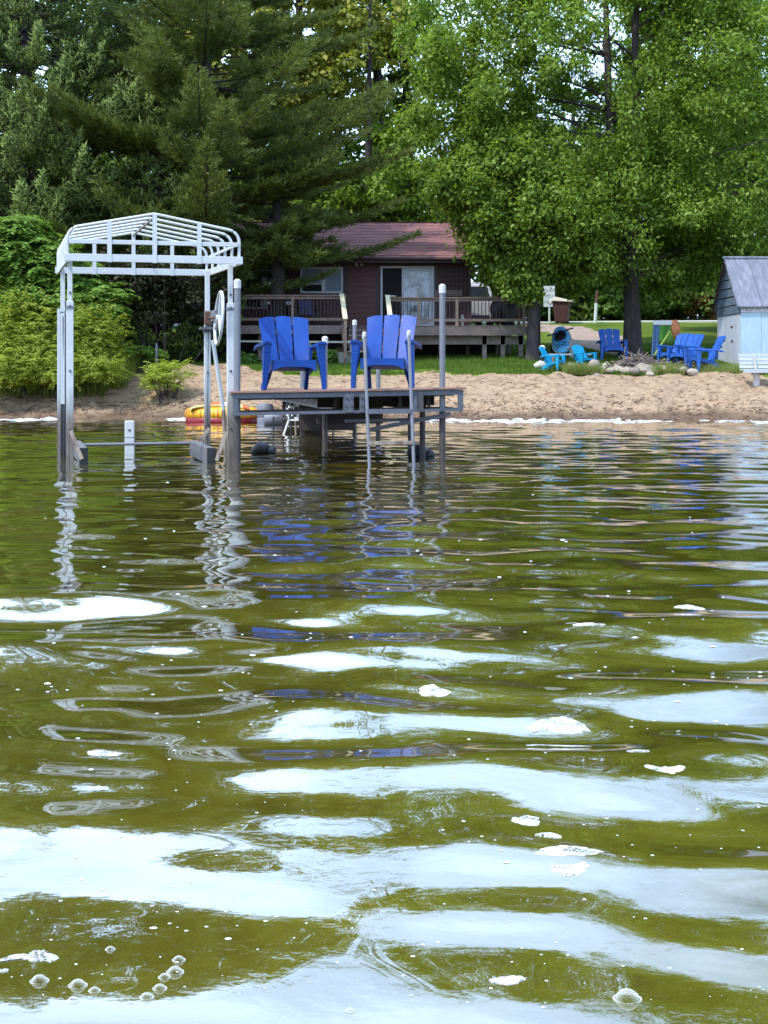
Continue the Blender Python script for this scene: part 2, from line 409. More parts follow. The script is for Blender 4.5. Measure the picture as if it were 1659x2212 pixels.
def watermat():
    m, t, o = mk('lake_water'); n = t.nodes.new; l = t.links.new
    b = n('ShaderNodeBsdfPrincipled'); l(b.outputs[0], o.inputs['Surface'])
    b.inputs['Roughness'].default_value = 0.015; b.inputs['IOR'].default_value = 1.5; b.inputs['Coat Weight'].default_value = 1.0; b.inputs['Coat Roughness'].default_value = 0.01; b.inputs['Coat IOR'].default_value = 1.55
    tcd = n('ShaderNodeTexCoord'); n1 = n('ShaderNodeTexNoise'); n1.inputs['Scale'].default_value = 1.7; n1.inputs['Detail'].default_value = 8; n1.inputs['Roughness'].default_value = .7
    l(tcd.outputs['Object'], n1.inputs['Vector'])
    r = n('ShaderNodeValToRGB'); e = r.color_ramp.elements
    e[0].position = 0.3; e[0].color = (0.054, 0.045, 0.004, 1); e[1].position = 0.72; e[1].color = (0.112, 0.098, 0.010, 1)
    l(n1.outputs['Fac'], r.inputs['Fac']); l(r.outputs['Color'], b.inputs['Base Color'])
    n2 = n('ShaderNodeTexNoise'); n2.inputs['Scale'].default_value = 15; n2.inputs['Detail'].default_value = 3
    l(tcd.outputs['Object'], n2.inputs['Vector'])
    bp = n('ShaderNodeBump'); bp.inputs['Strength'].default_value = 0.13; bp.inputs['Distance'].default_value = 0.01
    l(n2.outputs['Fac'], bp.inputs['Height']); l(bp.outputs['Normal'], b.inputs['Normal'])
    return m
M['water'] = watermat()

def bubblemat():
    m, t, o = mk('bubble_film'); n = t.nodes.new; l = t.links.new
    b = n('ShaderNodeBsdfPrincipled'); b.inputs['Roughness'].default_value = 0.03; b.inputs['Base Color'].default_value = (.8, .82, .78, 1)
    tr = n('ShaderNodeBsdfTransparent'); ms = n('ShaderNodeMixShader'); lw = n('ShaderNodeLayerWeight'); lw.inputs['Blend'].default_value = 0.22
    l(lw.outputs['Facing'], ms.inputs[0]); l(tr.outputs[0], ms.inputs[1]); l(b.outputs[0], ms.inputs[2]); l(ms.outputs[0], o.inputs['Surface'])
    return m
M['bubble'] = bubblemat()

def lacy():
    m = pbr('lacy_foam', (0.66, 0.68, 0.70), 0.8, 0.06, 60, 0.4, 200); t = m.node_tree; n = t.nodes.new; l = t.links.new
    o = [q for q in t.nodes if q.type == 'OUTPUT_MATERIAL'][0]; b = [q for q in t.nodes if q.type == 'BSDF_PRINCIPLED'][0]
    tcd = n('ShaderNodeTexCoord'); vo = n('ShaderNodeTexVoronoi'); vo.inputs['Scale'].default_value = 110; vo.feature = 'DISTANCE_TO_EDGE'
    nn = n('ShaderNodeTexNoise'); nn.inputs['Scale'].default_value = 22; nn.inputs['Detail'].default_value = 4
    l(tcd.outputs['Object'], vo.inputs['Vector']); l(tcd.outputs['Object'], nn.inputs['Vector'])
    mr = n('ShaderNodeMapRange'); mr.inputs['From Min'].default_value = .40; mr.inputs['From Max'].default_value = .56; l(nn.outputs['Fac'], mr.inputs['Value'])
    m2 = n('ShaderNodeMath'); m2.operation = 'MULTIPLY_ADD'; m2.inputs[1].default_value = -4.0; l(vo.outputs['Distance'], m2.inputs[0]); m2.inputs[2].default_value = .75
    mx_ = n('ShaderNodeMath'); mx_.operation = 'MAXIMUM'; l(mr.outputs['Result'], mx_.inputs[0]); l(m2.outputs[0], mx_.inputs[1])
    cl_ = n('ShaderNodeClamp'); l(mx_.outputs[0], cl_.inputs['Value'])
    tr = n('ShaderNodeBsdfTransparent'); ms = n('ShaderNodeMixShader'); l(cl_.outputs[0], ms.inputs[0]); l(tr.outputs[0], ms.inputs[1]); l(b.outputs[0], ms.inputs[2]); l(ms.outputs[0], o.inputs['Surface'])
    return m
M['lace'] = lacy()
UNIT = {}
def unit_box(m):
    if m.name not in UNIT:
        UNIT[m.name] = MB().box((-.5, -.5, -.5), (.5, .5, .5)).mesh('piece_' + m.name, m)
    return UNIT[m.name]
def piece(name, m, parent, loc, size, rot=None):     # loc in the parent's frame
    return link(name, unit_box(m), parent, loc, size, rot)


# ------------------------------------------------------------------ terrain and water
SH_A, SH_B = 42.0, -0.11
def shore(x): return SH_A + SH_B * x + 0.25 * np.sin(x * 0.9 + 1.0) + 0.12 * np.sin(x * 2.3)
PS = [-80, -20, -5, 0, 1.0, 2.6, 4.5, 5.5, 12, 28, 40, 100, 500]
PZ = [-4, -2, -.55, 0, .32, .95, 1.34, 1.45, 2.02, 3.72, 4.4, 7, 10]
def ground(x, y, rough=True):
    x = np.asarray(x, dtype=float); y = np.asarray(y, dtype=float)
    s = y - shore(np.clip(x, -40, 40))
    z = np.interp(s, PS, PZ)
    z = z + 0.22 * np.exp(-((x + 5.2) / 1.6) ** 2 - ((s - 4.2) / 1.6) ** 2) + 0.35 * np.exp(-((x + 11.0) / 3.5) ** 2 - ((s - 4.5) / 2.5) ** 2)
    return z
def gz(x, y): return float(ground(x, y))
def ground_hit(px, py):
    """Where the sight line of a photograph pixel meets the ground."""
    lo, hi = 40.0, 120.0
    for _ in range(50):
        d = (lo + hi) / 2
        if Z(py, d) > gz(X(px, d), d): lo = d
        else: hi = d
    return Vector((X(px, lo), lo, gz(X(px, lo), lo)))

rng = np.random.default_rng(11)
def vnoise(x, y, scale, seed):
    """Smooth value noise."""
    r = np.random.default_rng(seed); t = r.random((256, 256))
    u = x / scale; v = y / scale
    i = np.floor(u).astype(int); j = np.floor(v).astype(int); fu = u - i; fv = v - j
    fu = fu * fu * (3 - 2 * fu); fv = fv * fv * (3 - 2 * fv)
    g = lambda a, b: t[a % 256, b % 256]
    return (g(i, j) * (1 - fu) + g(i + 1, j) * fu) * (1 - fv) + (g(i, j + 1) * (1 - fu) + g(i + 1, j + 1) * fu) * fv

# one ground sheet, its cells shared out between lake bed, sand, lawn and driveway
gx = np.concatenate([np.linspace(-400, -24, 14)[:-1], np.arange(-24, 26, 0.125), np.linspace(26, 400, 14)])
gy = np.concatenate([np.linspace(-60, 38, 10)[:-1], np.arange(38, 49, 0.11), np.arange(49, 76, 0.5), np.linspace(76, 120, 8), np.linspace(150, 900, 6)])
GX, GY = np.meshgrid(gx, gy)
GZ = ground(GX, GY)
SS = GY - shore(np.clip(GX, -40, 40))
sandmask = np.clip((SS + .3) / .8, 0, 1) * np.clip((5.6 - SS) / 1.0, 0, 1)
lump = (vnoise(GX, GY * .8, .30, 1) - .5) * .15 + (vnoise(GX, GY, .75, 2) - .5) * .12 + (vnoise(GX, GY, .14, 3) - .5) * .05
GZ = GZ + lump * sandmask
nx, ny = len(gx), len(gy)
idx = np.arange(nx * ny).reshape(ny, nx)
quads = np.stack([idx[:-1, :-1], idx[:-1, 1:], idx[1:, 1:], idx[1:, :-1]], -1).reshape(-1, 4)
V = np.stack([GX, GY, GZ], -1).reshape(-1, 3)
fc = V[quads].mean(1); fs = fc[:, 1] - shore(np.clip(fc[:, 0], -40, 40))
edge = 4.15 + 0.9 * (vnoise(fc[:, 0], fc[:, 1] * .3, 1.3, 5) - .5) + .5 * (vnoise(fc[:, 0], fc[:, 1], .35, 6) - .5)
edge = edge + 0.7 * np.exp(-((fc[:, 0] + 5.4) / 1.5) ** 2)
edge = np.where(fc[:, 0] < -7.2, 3.3 + (edge - 4.15), edge)
drive_pts = [ground_hit(*p) for p in [(1120, 702), (1184, 701), (1262, 706), (1305, 720), (1352, 727), (1385, 735), (1330, 768), (1275, 754), (1233, 742), (1184, 717), (1120, 712)]]
def inside(px, py, poly):
    r = np.zeros(px.shape, bool); n_ = len(poly); j = n_ - 1
    for i in range(n_):
        xi, yi, xj, yj = poly[i].x, poly[i].y, poly[j].x, poly[j].y
        c = ((yi > py) != (yj > py)) & (px < (xj - xi) * (py - yi) / (yj - yi + 1e-12) + xi)
        r ^= c; j = i
    return r
isdrive = inside(fc[:, 0], fc[:, 1], drive_pts) & (fs > 6)
issand = (fs < edge) & ~isdrive
def sub_mesh(name, mask, m, smooth=True):
    q = quads[mask]; u, inv = np.unique(q, return_inverse=True)
    o = link(name, np_mesh(name, V[u], inv.reshape(-1, 4), m, smooth))
    return tag(o, kind='structure')
sub_mesh('beach', issand, M['sand'])
sub_mesh('lawn', ~issand & ~isdrive, M['lawn'])
sub_mesh('driveway', isdrive, M['gravel'])

# concrete road along the edge of the wood
mb = MB()
for k in range(24):
    x0 = -40 + k * 4.0; x1 = x0 + 4.0
    zz = [gz(x, y) + .05 for x, y in ((x0, 70.2), (x1, 70.2), (x1, 72.4), (x0, 72.4))]
    mb.hexa([(x0, 70.2, zz[0] - .4), (x1, 70.2, zz[1] - .4), (x1, 72.4, zz[2] - .4), (x0, 72.4, zz[3] - .4), (x0, 70.2, zz[0]), (x1, 70.2, zz[1]), (x1, 72.4, zz[2]), (x0, 72.4, zz[3])])
tag(mb.build('road', M['concrete']), kind='structure')

# waves
# 230 small wave trains: wave number x, y, then sine and cosine height in hundredths of a millimetre
WAVES = np.array([
-4.997,-1.157,-34.19,87.45,-3.893,3.288,-111.68,-36.21,7.009,6.916,-80.05,-32.91,-3.163,16.203,24.01,25.23,-20.413,18.908,8.77,6.05,-3.665,12.736,-70.55,
9.25,-4.957,11.502,19.63,23.29,14.668,24.286,2.80,6.98,9.399,26.535,1.76,12.97,-0.691,3.240,-61.21,78.58,-3.461,6.351,-50.59,-70.34,-0.749,18.514,-15.00,
7.47,9.890,6.436,-2.59,-44.79,0.907,3.385,-51.10,-27.30,1.920,3.695,16.66,46.95,-0.530,4.666,45.37,12.00,-10.704,7.353,5.51,-5.83,-5.262,8.917,-58.76,16.86,
3.213,6.047,110.43,15.99,2.119,27.315,-4.80,-6.08,-5.640,7.005,24.95,-46.30,-15.973,5.965,-11.61,10.92,0.360,4.321,80.15,-250.92,-6.849,26.311,3.82,2.96,
-1.770,6.575,44.44,84.17,-1.084,4.296,-112.47,103.63,3.980,18.407,18.03,0.88,0.917,4.083,141.17,-148.09,2.913,3.310,-8.51,52.07,19.327,23.118,8.32,-0.24,
5.373,3.457,-57.07,-0.30,17.814,25.774,-0.97,4.38,-2.519,9.797,8.70,19.96,-0.478,11.745,73.85,-22.14,7.201,18.530,21.98,-28.56,-3.486,14.709,4.27,25.50,
2.049,4.687,16.45,153.02,11.729,9.992,7.94,31.57,-12.700,18.526,-0.58,0.79,-6.328,1.569,149.74,14.51,8.931,7.157,-149.30,-80.37,0.069,5.200,-47.34,-7.14,
9.370,15.937,-2.87,-28.59,-12.862,8.273,-30.70,9.45,5.000,1.389,13.80,86.21,5.277,8.531,18.53,6.49,-0.949,10.002,8.09,-5.24,-4.817,17.820,-27.39,-5.17,
2.594,30.294,6.53,-6.84,-0.479,3.813,75.73,4.42,-5.373,25.333,6.24,8.48,-3.490,3.131,1.64,-99.98,11.140,8.015,-18.63,-35.52,-0.110,3.691,40.28,61.23,0.715,
12.763,14.61,8.58,0.266,3.806,126.50,29.46,-8.807,-1.766,-4.58,44.20,7.047,16.885,-18.94,32.21,-1.446,5.740,117.14,53.62,-1.481,6.722,-109.66,55.25,0.352,
6.723,57.49,60.11,-7.369,8.245,36.87,-5.18,11.270,15.375,6.26,-15.27,-3.700,6.433,25.57,-52.64,-15.479,19.230,2.65,6.43,-3.984,5.277,-157.10,-100.01,0.893,
7.462,-93.85,-36.50,7.142,11.408,59.53,-9.59,-2.247,4.695,-19.08,78.33,-18.380,8.612,-14.20,19.00,9.328,9.117,71.83,-7.03,-3.734,3.636,-56.73,92.03,10.417,
8.333,4.20,-19.62,-0.257,6.301,-59.04,62.34,-3.957,6.851,8.55,16.61,-1.744,3.350,66.52,-7.44,1.144,3.169,-496.78,-178.75,3.811,4.840,146.62,-29.68,-0.753,
5.029,-175.80,-111.72,14.519,16.885,-0.38,16.20,6.312,0.035,-21.14,54.20,-0.725,4.603,153.32,-37.16,-9.665,8.286,3.82,-4.57,-6.428,6.358,2.62,57.64,-9.220,
5.378,4.19,25.31,-1.676,3.221,-4.97,-8.28,-7.944,13.169,-6.45,-12.12,-10.649,6.931,54.88,-24.72,12.140,28.905,-2.56,2.80,-11.294,-4.612,-1.88,35.65,-6.341,
4.156,14.49,-18.20,3.822,0.227,73.65,20.39,2.757,2.796,-104.51,59.71,5.745,13.894,0.81,-1.29,1.140,3.193,488.49,-174.08,19.987,4.946,24.70,11.62,1.925,
4.531,-32.50,91.16,1.282,22.012,-12.99,-2.85,-10.061,7.619,19.60,16.33,-1.470,26.586,-24.87,-2.11,-2.381,3.880,-8.09,-14.17,-2.456,4.196,-6.89,-93.55,-11.706,
19.721,-8.23,2.32,-0.321,9.584,-17.65,35.19,-4.300,17.035,2.88,-16.98,6.311,8.245,-23.23,-38.09,-7.582,4.926,42.41,18.66,-3.135,24.532,14.01,7.03,4.418,
0.787,-127.33,28.15,0.489,16.768,3.81,21.21,8.986,7.146,99.07,117.23,20.796,18.171,0.89,-9.11,26.060,17.197,3.27,0.71,10.644,17.222,-28.77,7.04,-12.520,
7.428,27.26,18.31,-0.774,3.810,64.12,-56.38,-1.193,4.068,-86.79,-54.49,-9.771,4.237,45.40,1.56,-3.848,10.609,8.96,16.34,-5.642,4.142,-82.26,22.79,-4.312,
1.437,12.82,-19.67,2.316,14.518,35.30,8.97,-0.172,5.259,-149.44,-42.27,-6.312,11.130,-18.09,-40.35,-5.394,6.239,-54.58,-22.21,-2.358,5.487,-10.05,-32.85,
-2.960,9.721,-10.54,27.43,-1.999,6.325,-15.79,-56.39,-0.258,6.532,12.52,110.92,-9.952,29.374,-0.77,0.39,8.233,27.568,8.49,4.57,8.584,20.756,9.77,4.28,5.150,
18.726,-5.88,-19.41,-9.485,17.474,9.81,-9.11,-12.551,25.182,-4.25,2.28,6.173,18.250,-0.06,1.80,-1.196,8.032,-102.10,116.55,-0.138,4.272,-112.08,-44.36,
-13.672,-4.202,5.97,-10.45,-12.373,-6.042,27.60,16.01,3.076,11.903,68.20,-69.71,1.662,6.585,3.10,-18.47,4.638,2.691,-51.73,-16.60,1.945,3.238,12.82,-67.69,
2.232,13.298,-26.23,5.34,0.079,6.399,-108.03,19.07,-12.771,6.989,-19.65,2.86,3.023,3.875,28.69,-138.10,-8.175,16.809,13.77,-3.35,1.627,4.111,65.57,-69.61,
1.506,9.963,-34.31,123.48,1.244,6.010,27.89,97.41,5.846,7.387,20.43,29.33,-5.539,14.390,-24.69,25.49,-2.956,9.892,-0.21,-6.79,-16.790,22.461,5.12,1.16,
-7.959,27.384,-3.93,3.74,9.040,3.009,-50.64,-13.19,-2.888,10.334,-4.32,-1.99,3.739,3.033,-48.00,-13.22,17.433,24.445,-11.42,-10.76,4.664,7.659,-16.18,-60.43,
5.897,8.578,-15.20,-24.62,-5.636,5.921,14.51,10.67,1.680,5.842,-56.36,157.82,8.955,3.571,14.71,13.70,-4.409,7.667,54.05,-105.77,-0.367,10.376,35.20,-1.41,
-3.886,6.837,-6.88,2.61,4.232,17.465,-11.91,-13.20,-6.551,6.250,50.90,22.33,6.462,2.459,-19.26,-42.56,-5.698,19.621,10.09,0.40,-3.094,1.359,135.63,221.28,
5.701,1.321,-66.43,57.44,2.433,2.730,78.28,171.70,6.146,14.999,-46.58,41.00,4.502,10.664,-4.81,-70.02,-4.624,16.815,-5.49,-19.59,-4.714,27.886,1.33,6.97,
15.635,25.906,-8.53,1.96,11.449,13.923,-21.53,23.26,2.910,3.458,27.11,63.19,3.450,21.457,-5.61,7.60,-2.279,6.248,-1.77,-47.12,-2.573,17.734,-23.13,20.66,
20.041,18.248,4.03,11.79,17.963,9.601,-10.48,-0.31,-1.729,6.606,-120.95,11.77,-3.558,9.511,-32.14,3.49,7.348,5.415,-6.79,-67.68,5.850,9.699,15.99,1.56,
8.460,14.676,-25.18,-20.05,-8.715,5.791,-9.56,-8.98,-1.089,3.784,-8.85,-135.30,-7.519,18.489,-6.41,4.82,0.937,5.963,59.57,-46.19,-17.014,5.396,17.31,-2.58,
16.578,11.760,-2.30,-8.99,3.382,14.771,-8.62,-25.73,8.168,24.150,4.60,9.81,-2.968,2.413,-114.40,38.90,-0.274,13.806,-30.91,-22.74,17.805,11.408,-12.32,
10.78,-29.015,12.046,-1.62,-3.46,6.233,26.702,11.60,-5.95,9.697,16.776,-7.71,-8.26,-6.085,10.653,11.51,-12.30,4.653,6.642,-45.98,45.40,-0.846,3.346,-7.80,
71.85,3.373,2.556,78.64,54.15,7.018,16.803,27.97,18.43,1.328,7.817,-57.85,68.78,3.938,0.253,30.50,6.46,14.601,20.284,1.60,-8.91,3.819,2.553,1.10,4.95,-10.026,
8.085,3.51,-9.24,-2.520,4.783,-50.04,73.74,8.921,12.302,-21.33,8.80,4.824,5.976,26.39,-11.25,-0.419,10.024,18.69,48.43,13.709,20.708,1.61,11.47,-4.049,
3.982,91.28,-40.09,0.787,4.863,8.76,-33.17,-8.029,6.906,29.93,16.66,3.314,12.690,-15.35,2.33,-1.327,3.477,77.31,-35.09,-6.255,11.993,-33.07,24.41,0.183,
4.332,12.99,119.82,11.980,2.525,48.23,-6.65,
]).reshape(-1, 4)
def wave(x, y):
    z = np.zeros(np.shape(x))
    for a, b, c, d in WAVES:
        p = a * x + b * y
        z = z + (c * np.sin(p) + d * np.cos(p)) * 1e-5
    return z
rows = np.concatenate([np.linspace(-60, 0.4, 8), np.exp(np.linspace(math.log(.9), math.log(47), 700))])
tt = np.linspace(-1, 1, 290)
wide = np.array([1.6, 2.6, 5, 12, 30])
WX = []
for y in rows:
    w = .34 * abs(y) + 1.0
    c = tt * w
    side = w + np.array([1.0, 3, 8, 25, 70, 200])
    WX.append(np.concatenate([-side[::-1], c, side]))
WX = np.array(WX); WY = np.repeat(rows[:, None], WX.shape[1], 1)
fade = np.clip((60 - np.abs(WX)) / 40, 0, 1) * np.clip((WY + 8) / 8, 0, 1)
WZ = wave(WX, WY) * fade
wn, wm = WX.shape
wi = np.arange(wn * wm).reshape(wn, wm)
wq = np.stack([wi[:-1, :-1], wi[:-1, 1:], wi[1:, 1:], wi[1:, :-1]], -1).reshape(-1, 4)
WV = np.stack([WX, WY, WZ], -1).reshape(-1, 3)
tag(link('water', np_mesh('water', WV, wq, M['water'], True)), kind='structure')

# ------------------------------------------------------------------ foliage machinery
def unit(v): return v / np.maximum(np.linalg.norm(v, axis=-1, keepdims=True), 1e-9)

def leaf_quads(pos, nrm, size, aspect, droop, rg, fold=.18):
    n = len(pos)
    t = rg.normal(size=(n, 3)); t[:, 2] -= droop
    t = unit(t - (t * nrm).sum(1, keepdims=True) * nrm); b = np.cross(nrm, t)
    s = size[:, None]
    v = np.stack([pos - t * s * .5, pos + b * s * aspect * .5 + nrm * s * fold * .5, pos + t * s * .5, pos - b * s * aspect * .5 + nrm * s * fold * .5], 1)
    return v.reshape(-1, 3), np.arange(4 * n).reshape(n, 4)

def leaves_obj(name, v, f, m, parent):
    inv = np.array(wmat(parent).inverted()) if parent is not None else np.eye(4)
    v = v @ inv[:3, :3].T + inv[:3, 3]
    return link(name, np_mesh(name, v, f, m), parent)

def clump_leaves(centers, radii, per, size, aspect, droop, rg, up=.55, shell=.45):
    n = len(centers) * per
    c = np.repeat(centers, per, 0); r = np.repeat(radii, per, 0)
    d = unit(rg.normal(size=(n, 3)))
    rad = shell + (1 - shell) * rg.random((n, 1)); rad *= rg.uniform(.75, 1.15, (n, 1))
    pos = c + d * rad * r
    pos[:, 2] -= 0.25 * r[:, 2] * (d[:, 0] ** 2 + d[:, 1] ** 2)
    nrm = unit(d * .7 + rg.normal(size=(n, 3)) * .55 + np.array([0, 0, up]))
    return leaf_quads(pos, nrm, size * rg.uniform(.6, 1.35, n), aspect, droop, rg)

def limb(mb, a, b, r0, r1, sag=.0, n=5, bend=None):
    a = Vector(a); b = Vector(b); pts = []; rs = []
    k = 5
    for i in range(k + 1):
        t = i / k
        p = a.lerp(b, t); p.z += sag * math.sin(math.pi * t)
        pts.append(p); rs.append(r0 + (r1 - r0) * t)
    mb.tube(pts, rs, n)

def broadleaf(name, label, base, trunks, crown, n_cl, per, cl_r, leaf, m, bark, seed, aspect=.62, droop=.7, gap=0.0, group=None, shell_lo=.45, cut=None, flat=.7, limb_r=.05, limb_every=1, shell=.45):
    """trunks: list of (points, radii). crown: list of (centre, radii, share)."""
    rg = np.random.default_rng(seed)
    root = thing(name, label, 'tree', base, 0, group)
    mb = MB()
    for pts, rs in trunks: mb.tube(pts, rs, 10)
    cs = []
    tot = sum(c[2] for c in crown)
    for cc, rr, share in crown:
        k = int(n_cl * share / tot)
        d = unit(rg.normal(size=(k * 3, 3))); rad = shell_lo + (1 - shell_lo) * rg.random((k * 3, 1)) ** .7
        p = np.array(cc) + d * rad * np.array(rr)
        if gap:
            g = vnoise(p[:, 0] + p[:, 1] * .6, p[:, 2], 1.9, seed + 3)
            p = p[g > gap]
        if cut is not None: p = p[cut(p)]
        cs.append(p[:k])
    cs = np.concatenate(cs)
    rad = cl_r * rg.uniform(.6, 1.3, (len(cs), 1)) * np.array([[1, 1, flat]])
    v, f = clump_leaves(cs, rad, per, leaf, aspect, droop, rg, .55, shell)
    segs = [(Vector(pts[i]).lerp(Vector(pts[i + 1]), k / 6), rs[i] + (rs[i + 1] - rs[i]) * k / 6) for pts, rs in trunks for i in range(len(pts) - 1) for k in range(7)]
    segs = [q for q in segs if q[0].z > base[2] + 2.6]
    for i, c in enumerate(cs):
        if i % limb_every: continue
        c = Vector(c)
        best = min(segs, key=lambda q: (q[0] - (c - Vector((0, 0, 1.0 + random.uniform(0, 1.2))))).length + (4 if q[0].z > c.z else 0))
        limb(mb, best[0], best[0].lerp(c, .9), min(limb_r * random.uniform(.6, 1.3), best[1] * .5), .008, .5 * random.uniform(-.3, 1), 4)
    mb.build('trunk', bark, root, True, True)
    leaves_obj('crown', v, f, m, root)
    return root

def spindles(pos, d, ln, wd):
    """Tapered four-sided shoots."""
    n = len(pos)
    a = np.where(np.abs(d[:, 2:3]) < .9, np.array([[0, 0, 1.]]), np.array([[1., 0, 0]]))
    s = unit(np.cross(d, a)); u = np.cross(s, d)
    L_ = ln[:, None]; W_ = wd[:, None]
    v = np.stack([pos + s * W_, pos - s * .5 * W_ + u * .87 * W_, pos - s * .5 * W_ - u * .87 * W_, pos + d * L_], 1)
    b = np.arange(n)[:, None] * 4
    f = np.concatenate([b + np.array([[3, 0, 1]]), b + np.array([[3, 1, 2]]), b + np.array([[3, 2, 0]])], 0)
    return v.reshape(-1, 3), f

def spruce(name, label, base, height, rmax, seed, whorl=.55, nb=7, low=.06):
    """Boughs droop, then turn up into plumes; the youngest shoots are paler."""
    rg = np.random.default_rng(seed); root = thing(name, label, 'tree', base)
    b = np.array(base); mb = MB()
    mb.tube([base, (base[0], base[1], base[2] + height * .5), (base[0], base[1], base[2] + height)], [rmax * .06, rmax * .04, .02], 8)
    PS_, PD_, PL_ = [], [], []
    TS_, TD_, TL_ = [], [], []
    def spray(o, dv, ln, up, young):
        q = max(3, int(ln / .055)); tt_ = (np.arange(q) + rg.uniform(.6, 1.4, q)) / q
        pp = o + dv * ln * tt_[:, None] + rg.normal(size=(q, 3)) * .03 + np.array([0, 0, 1.0]) * up * ln * (tt_[:, None] ** 2)
        dd = unit(dv * .7 + np.array([0, 0, .45]) + rg.normal(size=(q, 3)) * .55)
        l_ = rg.uniform(.10, .19, q)
        k = int(q * (.62 if young else .85))
        PS_.append(pp[:k]); PD_.append(dd[:k]); PL_.append(l_[:k]); TS_.append(pp[k:]); TD_.append(dd[k:]); TL_.append(l_[k:] * 1.1)
    h = height * low
    while h < height - .25:
        f_ = 1 - h / height
        Rr = rmax * f_ ** .85 * (1 if h > height * .14 else .55 + 3.2 * h / height)
        for k in range(nb if f_ > .25 else 6):
            az = rg.uniform(0, 6.283); rr = Rr * rg.uniform(.58, 1.16)
            dr = np.array([math.cos(az), math.sin(az), 0]); sd_ = np.array([-dr[1], dr[0], 0])
            droop = rg.uniform(.10, .30); z0 = h + rg.uniform(-.25, .25)
            def pt(t): return b + dr * rr * t + np.array([0, 0, z0 + rr * (-droop * t * 1.6 + (droop * 1.1 + .22) * t ** 2.4)])
            mb.tube([tuple(pt(t)) for t in (0, .3, .6, 1)], [.035, .025, .016, .006], 4, False)
            m_ = max(4, int(rr * 5.0))
            for j in range(m_):
                t = .30 + .68 * (j + rg.random()) / m_
                o = pt(t)
                for sgn in (-1, 1):
                    ln = (.12 + .30 * rr * (1.03 - t)) * rg.uniform(.65, 1.2)
                    spray(o, unit(dr * .8 + sd_ * sgn * .62 + np.array([0, 0, rg.uniform(-.2, .35)])), ln, .35, t > .6)
                if t > .5 and rg.random() < .5:
                    spray(o, unit(dr * .35 + sd_ * rg.normal(0, .3) + np.array([0, 0, 1.])), rg.uniform(.2, .55), .1, True)
            # the bough ends in an upright plume with side shoots
            e = pt(1.0); hl = rg.uniform(.35, .95) * min(1, rr / 2.2); ax = unit(dr * .42 + np.array([0, 0, 1.]))
            q = max(4, int(hl / .075))
            for j in range(q):
                t = (j + .5) / q
                for w in range(3):
                    a = rg.uniform(0, 6.283); sv = np.array([math.cos(a), math.sin(a), .55])
                    spray(e + ax * (hl * t - .12), unit(sv), max(.07, .34 * hl * (1.05 - t)), .3, True)
        h += whorl * rg.uniform(.75, 1.2)
    mb.build('trunk', M['bark_dark'], root, True, True)
    for nm, a_, b_, c_, m_ in (('crown', PS_, PD_, PL_, M['spruce']), ('young_shoots', TS_, TD_, TL_, M['spruce_tip'])):
        p = np.concatenate(a_); d = np.concatenate(b_); l_ = np.concatenate(c_)
        v, f = spindles(p, d, l_ * .95, l_ * .17)
        leaves_obj(nm, v, f, m_, root)
    return root

def pine(name, label, base, height, rmax, seed, whorl=.75, h0=1.9, k=7):
    """Layered, gently rising boughs carrying soft brushes of long needles."""
    rg = np.random.default_rng(seed); root = thing(name, label, 'tree', base)
    b = np.array(base); mb = MB()
    mb.tube([base, (base[0] + .1, base[1], base[2] + height * .5), (base[0], base[1], base[2] + height)], [.30, .22, .05], 9)
    TP, TD = [], []
    h = h0
    while h < height - .3:
        f_ = 1 - h / height
        Rr = rmax * min(1, f_ * 2.0) ** .6 * (.8 if h < 3 else 1)
        for _ in range(8):
            az = rg.uniform(0, 6.283); rr = Rr * rg.uniform(.40, 1.14)
            dr = np.array([math.cos(az), math.sin(az), 0]); sd_ = np.array([-dr[1], dr[0], 0]); rise = rg.uniform(-.13, .13)
            z0 = h + rg.uniform(-.18, .18)
            def pt(t): return b + dr * rr * t + np.array([0, 0, z0 + rr * (rise * t + .20 * t ** 2.5)])
            mb.tube([tuple(pt(t)) for t in (0, .35, .7, 1)], [.06 * (.4 + f_), .04 * (.4 + f_), .025, .008], 5, False)
            m_ = int(rr * 4.6)
            for j in range(m_):
                t = .22 + .78 * ((j + rg.random()) / m_) ** .85; o = pt(t)
                for sgn in (-1, 1):
                    ln = (.22 + .30 * rr * (1.02 - t)) * rg.uniform(.6, 1.2)
                    dv = unit(dr * .9 + sd_ * sgn * .65 + np.array([0, 0, rg.uniform(.10, .42)]))
                    q = max(2, int(ln / .13)); tt_ = (np.arange(q) + .8) / q
                    TP.append(o + dv * ln * tt_[:, None]); TD.append(unit(np.repeat(dv[None], q, 0) + np.array([0, 0, .4]) + rg.normal(size=(q, 3)) * .22))
        h += whorl * rg.uniform(.75, 1.2)
    p = np.concatenate(TP); d = np.concatenate(TD)
    p = np.repeat(p, k, 0); d = np.repeat(d, k, 0); n = len(p)
    nd = unit(d * .85 + unit(rg.normal(size=(n, 3))) * .62)
    ln = rg.uniform(.14, .26, (n, 1)); s = unit(np.cross(nd, rg.normal(size=(n, 3)))) * .020
    p = p + rg.normal(size=(n, 3)) * .04
    v = np.stack([p - s, p + s, p + nd * ln], 1).reshape(-1, 3); f = np.arange(3 * n).reshape(n, 3)
    mb.build('trunk', M['bark_dark'], root, True, True)
    leaves_obj('crown', v, f, M['pine'], root)
    print('pine', n)
    return root

